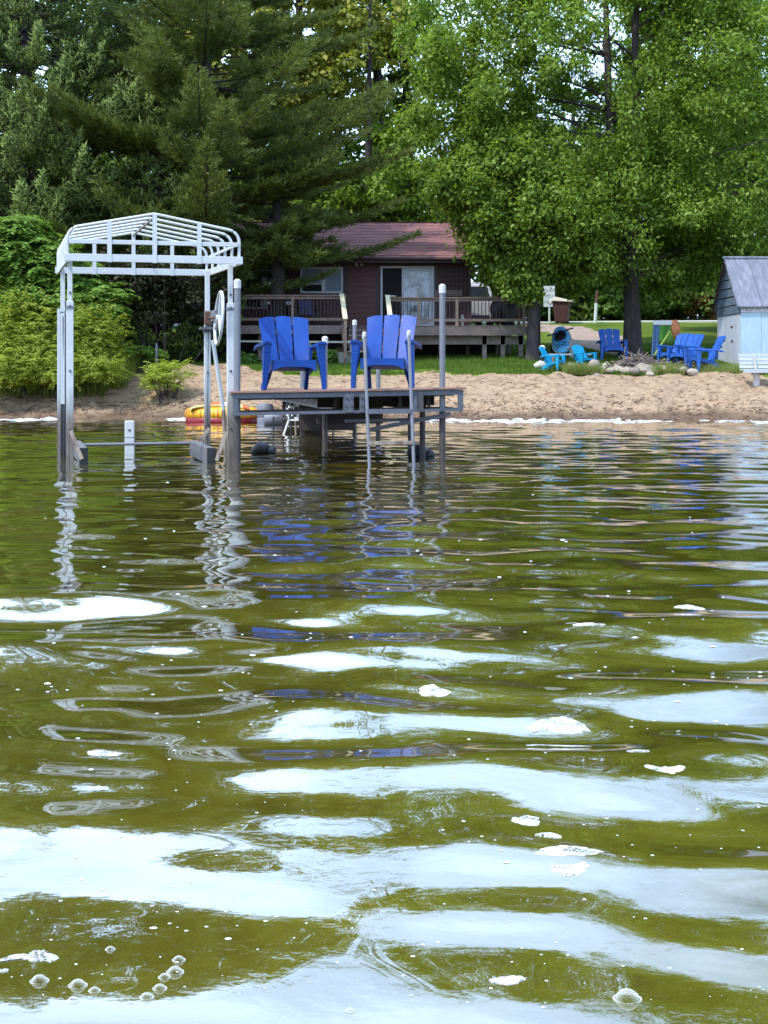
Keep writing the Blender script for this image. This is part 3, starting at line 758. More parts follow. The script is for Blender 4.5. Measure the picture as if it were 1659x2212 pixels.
def bush(name, label, base, blobs, n_cl, per, cl_r, leaf, m, seed, aspect=.4, droop=.5, cat='bush', group=None, stems=True, flat=.8, up=.55):
    rg = np.random.default_rng(seed); root = thing(name, label, cat, base, 0, group)
    cs = []
    tot = sum(b_[2] for b_ in blobs)
    for c, r, w in blobs:
        k = max(1, int(n_cl * w / tot))
        d = unit(rg.normal(size=(k, 3))); d[:, 2] = np.where(d[:, 2] < -.5, -d[:, 2], d[:, 2])
        cs.append(np.array(c) + d * np.array(r) * (.4 + .6 * rg.random((k, 1)) ** .6))
    cs = np.concatenate(cs); cs[:, 2] = np.maximum(cs[:, 2], ground(cs[:, 0], cs[:, 1]) + .08)
    rad = cl_r * rg.uniform(.6, 1.3, (len(cs), 1)) * np.array([[1, 1, flat]])
    v, f = clump_leaves(cs, rad, per, leaf, aspect, droop, rg, up)
    gr = ground(v[:, 0], v[:, 1]); v[:, 2] = np.maximum(v[:, 2], gr + .01)
    leaves_obj('foliage', v, f, m, root)
    if stems:
        mb = MB()
        for c in cs[:: max(1, len(cs) // 9)]:
            x0 = base[0] + (c[0] - base[0]) * .35; y0 = base[1] + (c[1] - base[1]) * .35
            limb(mb, (x0, y0, gz(x0, y0) - .05), c, .016, .006, 0, 4)
        mb.build('stem', M['bark'], root, True, True)
    return root

def fronds(name, label, base, spots, m, seed, n_leaf=9, ln=.55, leaf=.16, cat='bush', arch=.5, aspect=.32, lift=(.1, .9)):
    """Shrub of arching compound leaves: spots = (x, y, z) crown points the fronds spring from."""
    rg = np.random.default_rng(seed); root = thing(name, label, cat, base)
    S = np.asarray(spots); nf = 7
    o = np.repeat(S, nf, 0); n = len(o)
    az = rg.uniform(0, 6.283, n); l_ = ln * rg.uniform(.6, 1.25, n); rise = rg.uniform(*lift, n)
    pos, tan, nor = [], [], []
    dirv = np.stack([np.cos(az), np.sin(az), np.zeros(n)], 1); side = np.stack([-np.sin(az), np.cos(az), np.zeros(n)], 1)
    for j in range(n_leaf):
        t = (j + 1) / n_leaf
        c = o + dirv * (l_ * t)[:, None]; c[:, 2] += l_ * (rise * t - arch * 1.3 * t * t)
        for sg in (-1, 1):
            tv = unit(dirv * .45 + side * sg * .8 + np.array([0, 0, -.35]) + rg.normal(size=(n, 3)) * .12)
            pos.append(c + tv * leaf * .45); tan.append(tv); nor.append(unit(np.array([0, 0, 1.]) + dirv * .3 + rg.normal(size=(n, 3)) * .25))
    pos = np.concatenate(pos); tan = np.concatenate(tan); nor = np.concatenate(nor)
    nor = unit(nor - (nor * tan).sum(1, keepdims=True) * tan); b = np.cross(nor, tan)
    s = (leaf * rg.uniform(.7, 1.25, len(pos)))[:, None]
    v = np.stack([pos - tan * s * .5, pos + b * s * aspect * .5, pos + tan * s * .5, pos - b * s * aspect * .5], 1).reshape(-1, 3)
    v[:, 2] = np.maximum(v[:, 2], ground(v[:, 0], v[:, 1]) + .01)
    leaves_obj('foliage', v, np.arange(len(v)).reshape(-1, 4), m, root)
    mb = MB()
    for c in S[:: max(1, len(S) // 7)]:
        x0 = base[0] + (c[0] - base[0]) * .5; y0 = base[1] + (c[1] - base[1]) * .5
        limb(mb, (x0, y0, gz(x0, y0) - .05), c, .03, .012, 0, 4)
    mb.build('stem', M['bark'], root, True, True)
    return root

def grow(px, py, d, r, n, rg, top=None):
    c = np.array(P(px, py, d))
    dd = unit(rg.normal(size=(n, 3))); return c + dd * np.array(r) * (.35 + .65 * rg.random((n, 1)) ** .5)


# ------------------------------------------------------------------ cabin
HX0, HX1, HYF = -6.6, 3.0, 54.0
cab = thing('cabin', 'dark maroon cabin with red shingled roof behind the timber porch', 'cabin', (-1.8, 56.5, gz(-1.8, 55)))
cb = wmat(cab).inverted()
def cl(p): return tuple(cb @ Vector(p))
zb, ze = 1.9, 5.32
mb = MB()
mb.box((HX0, HYF + .04, zb - .3), (HX1, HYF + .16, ze))            # front wall core
mb.box((HX0, 61.0, zb - .3), (HX1, 61.14, ze))
mb.box((HX0, HYF + .16, zb - .3), (HX0 + .14, 61.0, ze)); mb.box((HX1 - .14, HYF + .16, zb - .3), (HX1, 61.0, ze))
for gxx in (HX0, HX1 - .14):
    mb.add([(gxx, HYF + .1, ze), (gxx + .14, HYF + .1, ze), (gxx + .14, 61.1, ze), (gxx, 61.1, ze), (gxx, 57.5, 6.86), (gxx + .14, 57.5, 6.86)],
           [(0, 1, 2, 3), (0, 4, 5, 1), (2, 5, 4, 3), (0, 3, 4), (1, 5, 2)])
mb.build('wall', M['siding'], cab, world=True)
openings = [(X(649, HYF), X(741, HYF), Z(634, HYF), Z(577, HYF)), (X(822, HYF), X(938, HYF), 2.93, Z(575, HYF)), (X(515, HYF), X(594, HYF), Z(668, HYF), Z(566, HYF))]
z = 2.0; row = .185
while z < 5.2:
    segs = [(HX0, HX1)]
    for a, b, lo, hi in openings:
        if z + row > lo and z < hi:
            ns = []
            for s0, s1 in segs:
                if a > s0 and b < s1: ns += [(s0, a), (b, s1)]
                elif b <= s0 or a >= s1: ns.append((s0, s1))
            segs = ns
    for s0, s1 in segs:
        n = max(1, int((s1 - s0) / 3.6)); w = (s1 - s0) / n
        for k in range(n):
            piece('siding_board', M['siding'], cab, cl((s0 + w * (k + .5), HYF + .012, z + row / 2)), (w - .006, .022, row + .012), (R(-7), 0, 0))
    z += row
# dark corner boards and the trellis panels fixed between the openings
for xx in (X(748, HYF), X(816, HYF), X(942, HYF), X(1014, HYF)):
    piece('corner_board', M['maroon_trim'], cab, cl((xx, HYF - .03, 4.05)), (.11, .05, 2.5))
for x0, x1, z0, z1 in ((X(604, HYF), X(645, HYF), 3.0, 5.1), (X(950, HYF), X(1008, HYF), 3.0, 5.1), (X(650, HYF), X(742, HYF), 2.95, 4.1)):
    tr = MB()
    n = int((x1 - x0) / .13)
    for k in range(n + 1):
        xx = x0 + (x1 - x0) * k / n; tr.box((xx - .017, HYF - .062, z0), (xx + .017, HYF - .05, z1))
    n = int((z1 - z0) / .16)
    for k in range(n + 1):
        zz = z0 + (z1 - z0) * k / n; tr.box((x0 - .02, HYF - .049, zz - .015), (x1 + .02, HYF - .037, zz + .015))
    tr.build('trellis', M['lattice'], cab, world=True)

def frame_rect(mb, x0, x1, z0, z1, y0, y1, t):
    mb.box((x0, y0, z0), (x0 + t, y1, z1)); mb.box((x1 - t, y0, z0), (x1, y1, z1))
    mb.box((x0 + t, y0, z0), (x1 - t, y1, z0 + t)); mb.box((x0 + t, y0, z1 - t), (x1 - t, y1, z1))
# double window
x0, x1, z0, z1 = openings[0]
mb = MB(); frame_rect(mb, x0, x1, z0, z1, HYF - .075, HYF + .03, .075); xm = X(699, HYF); mb.box((xm - .07, HYF - .07, z0 + .075), (xm + .07, HYF + .02, z1 - .075))
w = mb.build('window', M['frame'], cab, world=True, bevel=.008)
zm = z0 + (z1 - z0) * .36
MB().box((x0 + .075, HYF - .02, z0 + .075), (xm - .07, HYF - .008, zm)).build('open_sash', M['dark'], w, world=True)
MB().box((x0 + .075, HYF - .028, zm), (xm - .07, HYF - .012, z1 - .075)).build('pane', M['curtain'], w, world=True)
MB().box((xm + .07, HYF - .028, z0 + .075), (x1 - .075, HYF - .012, z1 - .075)).build('pane', M['curtain'], w, world=True)
MB().box((x0 + .075, HYF - .045, zm - .02), (xm - .07, HYF - .03, zm + .025)).build('sash_rail', M['frame'], w, world=True)
MB().box((xm + .07, HYF - .045, z0 + .42), (x1 - .075, HYF - .03, z0 + .45)).build('sash_rail', M['curtain'], w, world=True)
# large left window
x0, x1, z0, z1 = openings[2]
mb = MB(); frame_rect(mb, x0, x1, z0, z1, HYF - .075, HYF + .03, .07); xm = X(571, HYF); mb.box((xm - .1, HYF - .07, z0 + .07), (xm + .1, HYF + .02, z1 - .07))
w = mb.build('window', M['frame'], cab, world=True, bevel=.008)
MB().box((x0 + .07, HYF - .02, z0 + .07), (xm - .1, HYF - .008, z1 - .07)).build('pane', M['glass'], w, world=True)
MB().box((xm + .1, HYF - .02, z0 + .07), (x1 - .07, HYF - .008, z1 - .07)).build('pane', M['glass'], w, world=True)
# sliding door
x0, x1, z0, z1 = openings[1]
mb = MB(); frame_rect(mb, x0, x1, z0, z1, HYF - .08, HYF + .03, .075)
w = mb.build('sliding_door', M['frame'], cab, world=True, bevel=.008)
xm = X(868, HYF)
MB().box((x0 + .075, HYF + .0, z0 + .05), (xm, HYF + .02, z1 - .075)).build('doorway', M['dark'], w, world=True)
lf = MB(); frame_rect(lf, xm, x1 - .075, z0 + .06, z1 - .08, HYF - .06, HYF - .02, .11); lf.build('door_leaf', M['frame'], w, world=True)
MB().box((xm + .11, HYF - .045, z0 + .17), (x1 - .185, HYF - .03, z1 - .19)).build('pane', pbr('painted_reflection', (.025, .04, .045), .15, .1, 3.2, spec=.9, c2=(.27, .33, .38), c2pos=(.42, .58)), w, world=True)  # tree and sky reflections painted into the pane colour
MB().box((xm + .03, HYF - .085, 3.95), (xm + .07, HYF - .06, 4.2)).build('handle', M['frame'], w, world=True)
MB().box((X(937, HYF), HYF - .12, Z(640, HYF)), (X(999, HYF), HYF - .05, Z(627, HYF))).build('window_shelf', M['greywood'], cab, world=True)
for px in (770, 781):
    p = P(px, 571, HYF - .12); mb = MB(); mb.tube([p + Vector((0, .12, .03)), p], .02, 6); mb.lathe(p, [(.0, -.05), (.045, -.05), (.06, .02), (.03, .05)], 8); mb.build('flood_lamp', M['cap'], cab, True, True)
# roof
ey, ez, ry, rz = 53.35, Z(557, 53.35), 57.5, Z(482, 57.5)
rx0, rx1 = -7.1, 3.6
mb = MB(); sl_v = Vector((0, ry - ey, rz - ez)); sn = Vector((0, -(rz - ez), ry - ey)).normalized()
def slab(a, b, c, d, th): return [a, b, c, d, a + th, b + th, c + th, d + th]
A = [Vector((rx0, ey, ez)), Vector((rx1, ey, ez)), Vector((rx1, ry, rz)), Vector((rx0, ry, rz))]
mb.hexa([v - sn * .12 for v in A] + A)
B = [Vector((rx0, ry, rz)), Vector((rx1, ry, rz)), Vector((rx1, 2 * ry - ey, ez)), Vector((rx0, 2 * ry - ey, ez))]
mb.hexa([v - Vector((0, .02, .12)) for v in B] + [v - Vector((0, 0, .004)) for v in B])
rf = mb.build('roof', M['maroon_trim'], cab, world=True)
MB().box((rx0 - .02, ey - .04, ez - .17), (rx1 + .02, ey, ez - .02)).build('fascia', M['maroon_trim'], cab, world=True)
MB().tube([(rx0, ey - .10, ez - .05), (rx1, ey - .10, ez - .05)], .055, 8).build('gutter', M['maroon_trim'], cab, True, True)
MB().box((rx0, ry - .10, rz - .02), (rx1, ry + .10, rz + .045)).build('ridge_cap', M['maroon_trim'], cab, world=True)
th = math.atan2(rz - ez, ry - ey); slen = sl_v.length
nr = 22; rh = slen / nr; tw = .52
left = MB(); ci, si = math.cos(th), math.sin(th)
for r_ in range(nr):
    xx = rx1 - (.26 if r_ % 2 else 0)
    k = 0
    while xx > rx0 + .05:
        w_ = tw * random.uniform(.94, 1.06) if xx - tw > rx0 else xx - rx0
        c = Vector((xx - w_ / 2, ey, ez)) + Vector((0, ci, si)) * (rh * (r_ + .5)) + sn * .016
        if xx > -3.3:
            piece('shingle', M['shingle'], rf, cl(c), (w_ - .012, rh * 1.12, .014 + random.uniform(0, .01)), (th - R(4.5), 0, 0))
        else:
            hw, hh = w_ / 2 - .006, rh * .55
            q = [c + Vector((sx * hw, 0, 0)) + Vector((0, ci, si)) * (sy * hh) + sn * (-.012 * sy + o_) for o_ in (-.008, .008) for sx, sy in ((-1, -1), (1, -1), (1, 1), (-1, 1))]
            left.hexa(q)
        xx -= w_
o = left.build('shingles', M['shingle'], rf, world=True); o['kind'] = 'stuff'

# ------------------------------------------------------------------ timber porch in front of the cabin
DY, DZ = 51.0, 2.93
por = thing('porch', 'grey brown timber porch with railings and steps before the maroon cabin', 'porch', (0, DY, gz(0, DY)))
XL, XS0, XS1, XR = -5.6, X(748, DY), X(836, DY), X(1135, DY)
for k in range(21):
    y0 = DY + .02 + k * .142
    MB().box((XL, y0, DZ - .035), (XR, y0 + .134, DZ)).build('deck_board', M['greywood'], por, world=True)
for a, b, zo in ((XL, XS0, .02), (XS1, XR, -.03)):
    MB().box((a, DY - .045, DZ - .30 + zo), (b, DY + .0, DZ - .02 + zo)).build('rim_board', M['greywood'], por, world=True)
MB().box((XS1, DY + .35, DZ - .62), (XR, DY + .42, DZ - .34)).build('joist', M['greywood'], por, world=True)
MB().box((XR - .0, DY - .04, DZ - .30), (XR + .045, 53.9, DZ - .02)).build('rim_board', M['greywood'], por, world=True)
for px in (1048, 1088, 1127, 560):
    xx = X(px, DY); MB().box((xx - .07, DY + .35, gz(xx, DY) - .1), (xx + .07, DY + .5, DZ - .3)).build('pier', M['greywood'], por, world=True)
for px, yy in ((1075, 53.2), (1100, 53.0), (1010, 53.2), (950, 53.2)):
    xx = X(px, yy); MB().box((xx - .07, yy, gz(xx, yy) - .1), (xx + .07, yy + .14, DZ - .05)).build('pier', M['greywood'], por, world=True)
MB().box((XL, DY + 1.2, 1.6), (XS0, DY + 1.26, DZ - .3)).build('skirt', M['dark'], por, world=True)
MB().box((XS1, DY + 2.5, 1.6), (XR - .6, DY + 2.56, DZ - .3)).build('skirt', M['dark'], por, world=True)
def railing(a, b, y, ztop, posts, lowz):
    MB().box((a, y - .08, ztop - .04), (b, y + .06, ztop)).build('top_rail', M['postwood'], por, world=True)
    MB().box((a, y - .02, ztop - .14), (b, y + .02, ztop - .045)).build('sub_rail', M['postwood'], por, world=True)
    MB().box((a, y - .03, lowz), (b, y + .03, lowz + .09)).build('bottom_rail', M['postwood'], por, world=True)
    for xx in posts: MB().box((xx - .048, y - .055, DZ - .04), (xx + .048, y + .045, ztop - .042)).build('rail_post', M['postwood'], por, world=True)
    x = a + .08; h = ztop - .14 - lowz - .09
    while x < b - .04:
        if all(abs(x - q) > .06 for q in posts): piece('baluster', M['maroon_trim'], por, tuple(Vector((x, y + .035, lowz + .09 + h / 2)) - por.location), (.026, .026, h + .1))
        x += .118
railing(XL, XS0, DY, Z(637, DY), [XL + .05, X(632, DY), XS0 - .05], DZ + .16)
railing(XS1, XR, DY, Z(642, DY), [XS1 + .05, X(905, DY), X(987, DY), XR - .05], DZ + .13)
MB().box((XR - .05, DY, Z(642, DY) - .04), (XR + .06, 53.6, Z(642, DY) - .002)).build('top_rail', M['postwood'], por, world=True)
MB().box((XR - .04, 53.5, DZ), (XR + .05, 53.6, Z(642, DY) - .05)).build('rail_post', M['postwood'], por, world=True)
# steps
for k in range(5):
    yy = DY - .05 - .3 * k; zz = DZ - .03 - .185 * (k + .6)
    MB().box((XS0 + .08, yy - .30, zz - .04), (XS1 - .08, yy, zz)).build('step', M['greywood'], por, world=True)
    MB().box((XS0 + .08, yy - .005, zz), (XS1 - .08, yy + .012, zz + .145)).build('riser', M['maroon_trim'], por, world=True)
for xx, pxt, pyt, pxb, pyb in ((XS0, 738, 635, 746, 689), (XS1, 837, 638, 844, 694)):
    t, b = P(pxt, pyt, DY - .1), P(pxb, pyb, DY - 1.45)
    MB().beam(t, b, .15, .035).build('handrail', M['cream'], por, world=True)
    MB().box((b.x - .05, b.y - .02, gz(b.x, b.y) - .05), (b.x + .05, b.y + .08, b.z - .06)).build('newel', M['postwood'], por, world=True)
    MB().beam((t.x, DY - .1, DZ - .05), (b.x, DY - 1.5, gz(b.x, DY - 1.5) + .1), .04, .26).build('stringer', M['postwood'], por, world=True)

# things on and around the porch
g = thing('covered_grill', 'black fabric cover over a grill at the right end of the porch', 'grill cover', (X(1093, 51.9), 51.9, DZ))
mb = MB()
mb.blob((0, 0, .55), (.36, .34, .60), 3, .22, 14, 9); mb.blob((.14, 0, .95), (.30, .28, .34), 5, .25, 12, 8); mb.blob((-.3, 0, .5), (.22, .25, .4), 8, .25, 12, 8)
mb.build('cover', M['black'], g, True)
mb = MB(); [mb.tube([(x, y, 0), (x, y, .3)], .02, 6) for x in (-.25, .25) for y in (-.2, .2)]; mb.build('leg', M['black'], g)
def patio_chair(px, d, rot, label, m):
    t = thing('patio_chair', label, 'chair', (X(px, d), d, DZ), rot, 'patio chairs on the porch')
    MB().panel(lambda u, v: (-.25 + .5 * u, -.22 + .44 * v, .42 - .03 * v), 2, 2, (0, 0, -.03)).build('seat', m, t)
    MB().panel(lambda u, v: (-.25 + .5 * u, .22 + .12 * v, .42 + .52 * v), 3, 4, (0, .025, 0)).build('backrest', m, t)
    for x in (-.27, .27):
        MB().tube([(x, -.22, 0), (x, -.22, .62), (x, .26, .64)], .016, 6).build('arm', M['black'], t); MB().tube([(x, .28, 0), (x, .22, .45)], .016, 6).build('leg', M['black'], t)
patio_chair(668, 52.2, .5, 'dark navy patio chair standing right of the porch table', M['kayak_dark'])
patio_chair(603, 52.9, -.3, 'dark patio chair half hidden behind the porch table', M['black'])
t = thing('patio_table', 'dark patio table with pots on top on the left porch', 'table', (X(614, 52.0), 52.0, DZ))
MB().box((-.6, -.42, .68), (.5, .42, .72)).build('tabletop', M['black'], t, bevel=.01)
for x in (-.5, .42):
    for y in (-.34, .34): MB().box((x - .025, y - .025, 0), (x + .025, y + .025, .68)).build('leg', M['black'], t)
def pot(name, px, d, z, r, h, m, label, cat):
    mb = MB(); mb.lathe((0, 0, 0), [(r * .75, 0), (r, h * .5), (r * .9, h * .85), (r * .5, h)], 10)
    return tag(link(name, mb.mesh(name, m, None, True), None, (X(px, d), d, z)), label, cat)
pot('jug', 589, 51.85, DZ + .72, .10, .30, M['cap'], 'white lidded jug at the left end of the porch table', 'jug')
pot('bowl', 622, 51.9, DZ + .72, .12, .13, M['whitev'], 'small white bowl at the right end of the porch table', 'bowl')
pot('vase', 606, 51.95, DZ + .72, .07, .34, pbr('clay', (.25, .12, .10), .7), 'reddish clay vase in the middle of the porch table', 'vase')
pot('bottle', 999, 51.3, DZ, .07, .38, M['cap'], 'white plastic bottle on the porch boards left of the grill', 'bottle')
pot('folded_cloth', 846, 50.98, Z(642, DY), .16, .05, M['cap'], 'pale crumpled cloth lying on the porch rail by the sliding door', 'cloth')
# planter at the foot of the steps
pl = thing('planter', 'grey planter with dark red plant at the foot of the porch steps', 'planter', (X(744, 49.8), 49.8, gz(X(744, 49.8), 49.8)))
MB().lathe((0, 0, 0), [(.17, 0), (.26, .36), (.28, .38), (.24, .36)], 12).build('pot', M['pot'], pl, True)
rg = np.random.default_rng(5); c = np.array(pl.location) + np.array([[0, 0, .5], [.1, 0, .45], [-.1, 0, .48]])
v, f = clump_leaves(c, np.full((3, 3), .2), 50, .1, .5, .4, rg)
leaves_obj('foliage', v, f, leafmat('red_leaves', [(.05, .012, .012), (.09, .03, .02)], .3), pl)
for px, w_, lab in ((693, .42, 'leafy hosta clump by the porch right of the tall posts'), (520, .34, 'leafy hosta clump by the porch behind the left dock post'), (713, .3, 'small hosta clump beside the porch steps')):
    x_, y_ = X(px, 50.3), 50.3
    fronds('hosta', lab, (x_, y_, gz(x_, y_)), [(x_ + random.uniform(-w_, w_), y_ + random.uniform(-.2, .2), gz(x_, y_) + random.uniform(.15, .42)) for _ in range(12)], M['understory'], int(px), 3, .32, .22, 'plant', .7, .55)
ed = thing('edging_rail', 'thin grey edging rail along the flower bed below the porch', 'rail', (X(640, 49.6), 49.6, gz(X(640, 49.6), 49.6)))
MB().beam(P(505, 737, 49.6), P(765, 739, 49.6), .05, .06).build('rail', M['old'], ed, world=True)
for px in (510, 590, 670, 758):
    p = P(px, 738, 49.66); MB().box((p.x - .03, p.y, gz(p.x, p.y) - .1), (p.x + .03, p.y + .05, p.z)).build('stake', M['old'], ed, world=True)

# van on the drive behind the porch
vx, vy = 3.35, 64.5
vn = thing('van', 'pale grey van parked behind the right corner of the cabin', 'van', (vx, vy, gz(vx, vy)), R(6))
mb = MB()
mb.panel(lambda u, v: (-.95 + 1.9 * u, -2.2 - .05 * math.sin(math.pi * u), .45 + .75 * v), 6, 4, (0, 4.4, 0))
mb.build('body', M['van'], vn, True, bevel=.06)
MB().hexa([(-.93, -2.1, 1.2), (.93, -2.1, 1.2), (.93, 1.3, 1.2), (-.93, 1.3, 1.2), (-.74, -1.9, 1.9), (.74, -1.9, 1.9), (.74, .7, 1.9), (-.74, .7, 1.9)]).build('cabin_shell', M['van'], vn, bevel=.06)
MB().hexa([(-.72, -2.13, 1.28), (.72, -2.13, 1.28), (.72, -2.05, 1.28), (-.72, -2.05, 1.28), (-.64, -1.97, 1.78), (.64, -1.97, 1.78), (.64, -1.9, 1.78), (-.64, -1.9, 1.78)]).build('rear_window', M['glass'], vn)
for x in (-.86, .86):
    MB().box((x - .06, -2.3, .8), (x + .06, -2.24, 1.15)).build('tail_light', M['darkred'], vn)
    for y in (-1.4, 1.4):
        o = MB().tube([(x - .1, y, .34), (x + .1, y, .34)], .34, 16).build('wheel', M['black'], vn); MB().tube([(x - .11, y, .34), (x + .11, y, .34)], .19, 12).build('rim', M['galv'], o)
MB().box((-.7, -2.34, .42), (.7, -2.24, .6)).build('bumper', M['galv_dark'], vn)
for y in (-1.5, 0.2): MB().tube([(-.75, y, 1.95), (.75, y, 1.95)], .03, 6).build('roof_rack_bar', M['cap'], vn)

# ------------------------------------------------------------------ shed
S0 = Vector((X(1601, 47.0), 47.0, 1.30))
sh = thing('shed', 'pale blue wooden shed with grey roof at the right edge of the beach', 'shed', tuple(S0), R(2.5))
W_, D_ = 3.4, 2.75
zt, ze_, zr = 1.86, 2.16, 3.60
def bx(name, lo, hi, m, par=sh, bev=0.0): return MB().box(lo, hi).build(name, m, par, bevel=bev)
bx('wall', (.03, .03, -.2), (W_ - .03, D_ - .03, ze_), M['shedside'])
x = 0.0; i = 0
while x < W_ - .01:
    w = min(W_ - x, (.62, .58, .66)[i % 3]); bx('wall_board', (x + .004, -.012, -.08), (x + w - .004, .028, zt), M['shedwall'], bev=.004); x += w; i += 1
y = 0.0; i = 0
while y < D_ - .01:
    w = min(D_ - y, (.40, .50, .46, .58)[i % 4]); bx('wall_board', (-.012, y + .006, -.08), (.028, y + w - .006, zt), M['shedside'], bev=.004); y += w; i += 1
bx('frieze_board', (-.02, -.03, zt + .004), (W_ + .02, .026, ze_ - .03), M['peel'])
# gable boards
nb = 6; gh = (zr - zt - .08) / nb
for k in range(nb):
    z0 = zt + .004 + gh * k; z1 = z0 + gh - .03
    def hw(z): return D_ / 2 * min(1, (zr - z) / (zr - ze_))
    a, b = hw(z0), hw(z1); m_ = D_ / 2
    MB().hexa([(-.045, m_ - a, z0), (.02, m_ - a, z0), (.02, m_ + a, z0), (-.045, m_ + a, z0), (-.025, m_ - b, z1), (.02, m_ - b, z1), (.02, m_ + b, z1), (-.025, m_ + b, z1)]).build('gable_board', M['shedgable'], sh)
# roof: three sheets a slope
ov = .13
for s_ in (0, 1):
    xs = [-.16, .62, 1.75, 2.6, W_ + .15]
    for k in range(4):
        a0, a1 = xs[k] + .005, xs[k + 1] - .005; zo = .012 * (k % 2)
        e0 = -ov if s_ == 0 else D_ + ov; drop = (zr - ze_) / (D_ / 2) * ov
        q = [(a0, e0, ze_ - drop + zo), (a1, e0, ze_ - drop + zo), (a1, D_ / 2, zr + zo), (a0, D_ / 2, zr + zo)]
        if s_: q = [q[1], q[0], q[3], q[2]]
        MB().hexa([tuple(v) for v in q] + [(v[0], v[1], v[2] + .035) for v in q]).build('roof_sheet', M['shedroof'], sh)
MB().tube([(-.2, D_ / 2, zr + .055), (W_ + .2, D_ / 2, zr + .055)], .05, 8).build('ridge_cap', M['shedroof'], sh, True)
MB().beam((-.14, -.12, ze_ - .12), (-.14, D_ / 2, zr - .01), .03, .09).build('barge_board', M['shedroof'], sh)
MB().beam((-.14, D_ + .12, ze_ - .12), (-.14, D_ / 2, zr - .01), .03, .09).build('barge_board', M['maroon_trim'], sh)
for z_, y_ in ((1.45, .9), (1.0, .85), (.25, .8)): bx('hinge', (-.03, y_, z_), (-.012, y_ + .22, z_ + .05), M['rust'])
# white bench in front of the shed
bc = P(1634, 832, 43.2)
bn = thing('bench', 'white slatted bench on a post in front of the pale blue shed', 'bench', (bc.x + .42, 43.2, gz(bc.x + .4, 43.2)))
zo = Z(762, 43.2) - bn.location.z
for k, (dz, dy) in enumerate(((-.06, .30), (-.175, .27), (-.285, .24), (-.395, .20))):
    piece('back_slat', M['bench'], bn, (0.0, dy, zo + dz), (1.7, .03, .082), (R(-10), R(.8 * (k % 2) - .4), 0))
for k in range(4): piece('seat_slat', M['bench'], bn, (0, .13 - .115 * k, zo - .47 - .004 * k), (1.7, .10, .035))
piece('apron', M['bench'], bn, (0, -.27, zo - .52), (1.7, .03, .09))
for x in (-.42, .62):
    MB().tube([(x, 0, -.15), (x, 0, zo - .5)], [.10, .085], 8).build('leg', pbr('bench_post', (.52, .48, .44), .9, .3, 8, .3, 20), bn, True); MB().beam((x, .05, zo - .5), (x, .31, zo - .02), .07, .05).build('back_support', M['old'], bn)

# ------------------------------------------------------------------ trees
def tb(px, d): x = X(px, d); return (x, d, gz(x, d) - .1)
# big maple on the lawn
b = tb(1366, 52.0)
f1 = Vector(P(1362, 560, 52.0))
broadleaf('maple_tree', 'large green maple with forked trunk beside the fire ring', b,
          [([b, (b[0], b[1], b[2] + .35), P(1366, 690, 52), P(1363, 620, 52), f1], [.46, .34, .29, .26, .24]),
           ([f1, P(1350, 470, 52.3), P(1318, 300, 52.6), P(1312, 120, 52.8), P(1306, -60, 53)], [.20, .17, .15, .12, .08]),
           ([f1, P(1376, 420, 51.8), P(1374, 250, 51.6), P(1372, 60, 51.6), P(1384, -120, 51.5)], [.21, .17, .15, .12, .07])],
          [(tuple(P(1290, 200, 52.2)), (6.6, 4.6, 7.0), 1.0), (tuple(P(1330, 470, 51.8)), (5.4, 4.6, 2.5), .62), (tuple(P(1560, 250, 52.4)), (5.0, 4.4, 7.2), .75), (tuple(P(1060, 120, 52.4)), (3.2, 3.4, 4.4), .4)],
          1450, 165, .74, .158, M['maple'], M['bark'], 31, gap=.17, limb_every=14, aspect=.5, flat=1.0, droop=1.3, shell=.15, cut=lambda p: p[:, 2] > 4.45 + .35 * np.sin(p[:, 0] * 1.7))
def roof_clear(p): return ~((p[:, 0] < 3.0) & (p[:, 2] < 7.3))
# tree at the porch corner
b = tb(1150, 50.4)
broadleaf('ash_tree', 'smaller green tree growing at the right corner of the porch', b,
          [([b, (b[0], b[1], b[2] + .3), P(1151, 690, 50.4), P(1148, 560, 50.4), P(1130, 420, 50.4), P(1100, 300, 50.5)], [.30, .22, .19, .16, .12, .05])],
          [(tuple(P(1085, 410, 50.2)), (2.3, 2.2, 1.9), 1.0), (tuple(P(1150, 490, 50.2)), (1.5, 1.7, 1.5), .6), (tuple(P(985, 440, 50.0)), (1.2, 1.4, .9), .25), (tuple(P(1010, 515, 50.0)), (.95, 1.0, .7), .16), (tuple(P(1120, 585, 49.6)), (.75, .6, .75), .22)],
          320, 155, .52, .158, M['maple'], M['bark'], 37, gap=.16, flat=1.0, droop=1.2, shell=.15, limb_every=7, cut=roof_clear)
broadleaf('young_maple', 'low bright green maple boughs hanging over the right half of the porch', tb(1160, 56.5),
          [([tb(1160, 56.5), P(1160, 600, 56.5), P(1190, 430, 55)], [.14, .11, .05])],
          [(tuple(P(1200, 455, 54.3)), (2.6, 2.2, 2.1), 1), (tuple(P(1095, 570, 52.4)), (.85, 1.0, .95), .35)], 300, 180, .5, .145, M['maple'], M['bark'], 41, gap=.12, limb_every=8, cut=roof_clear)
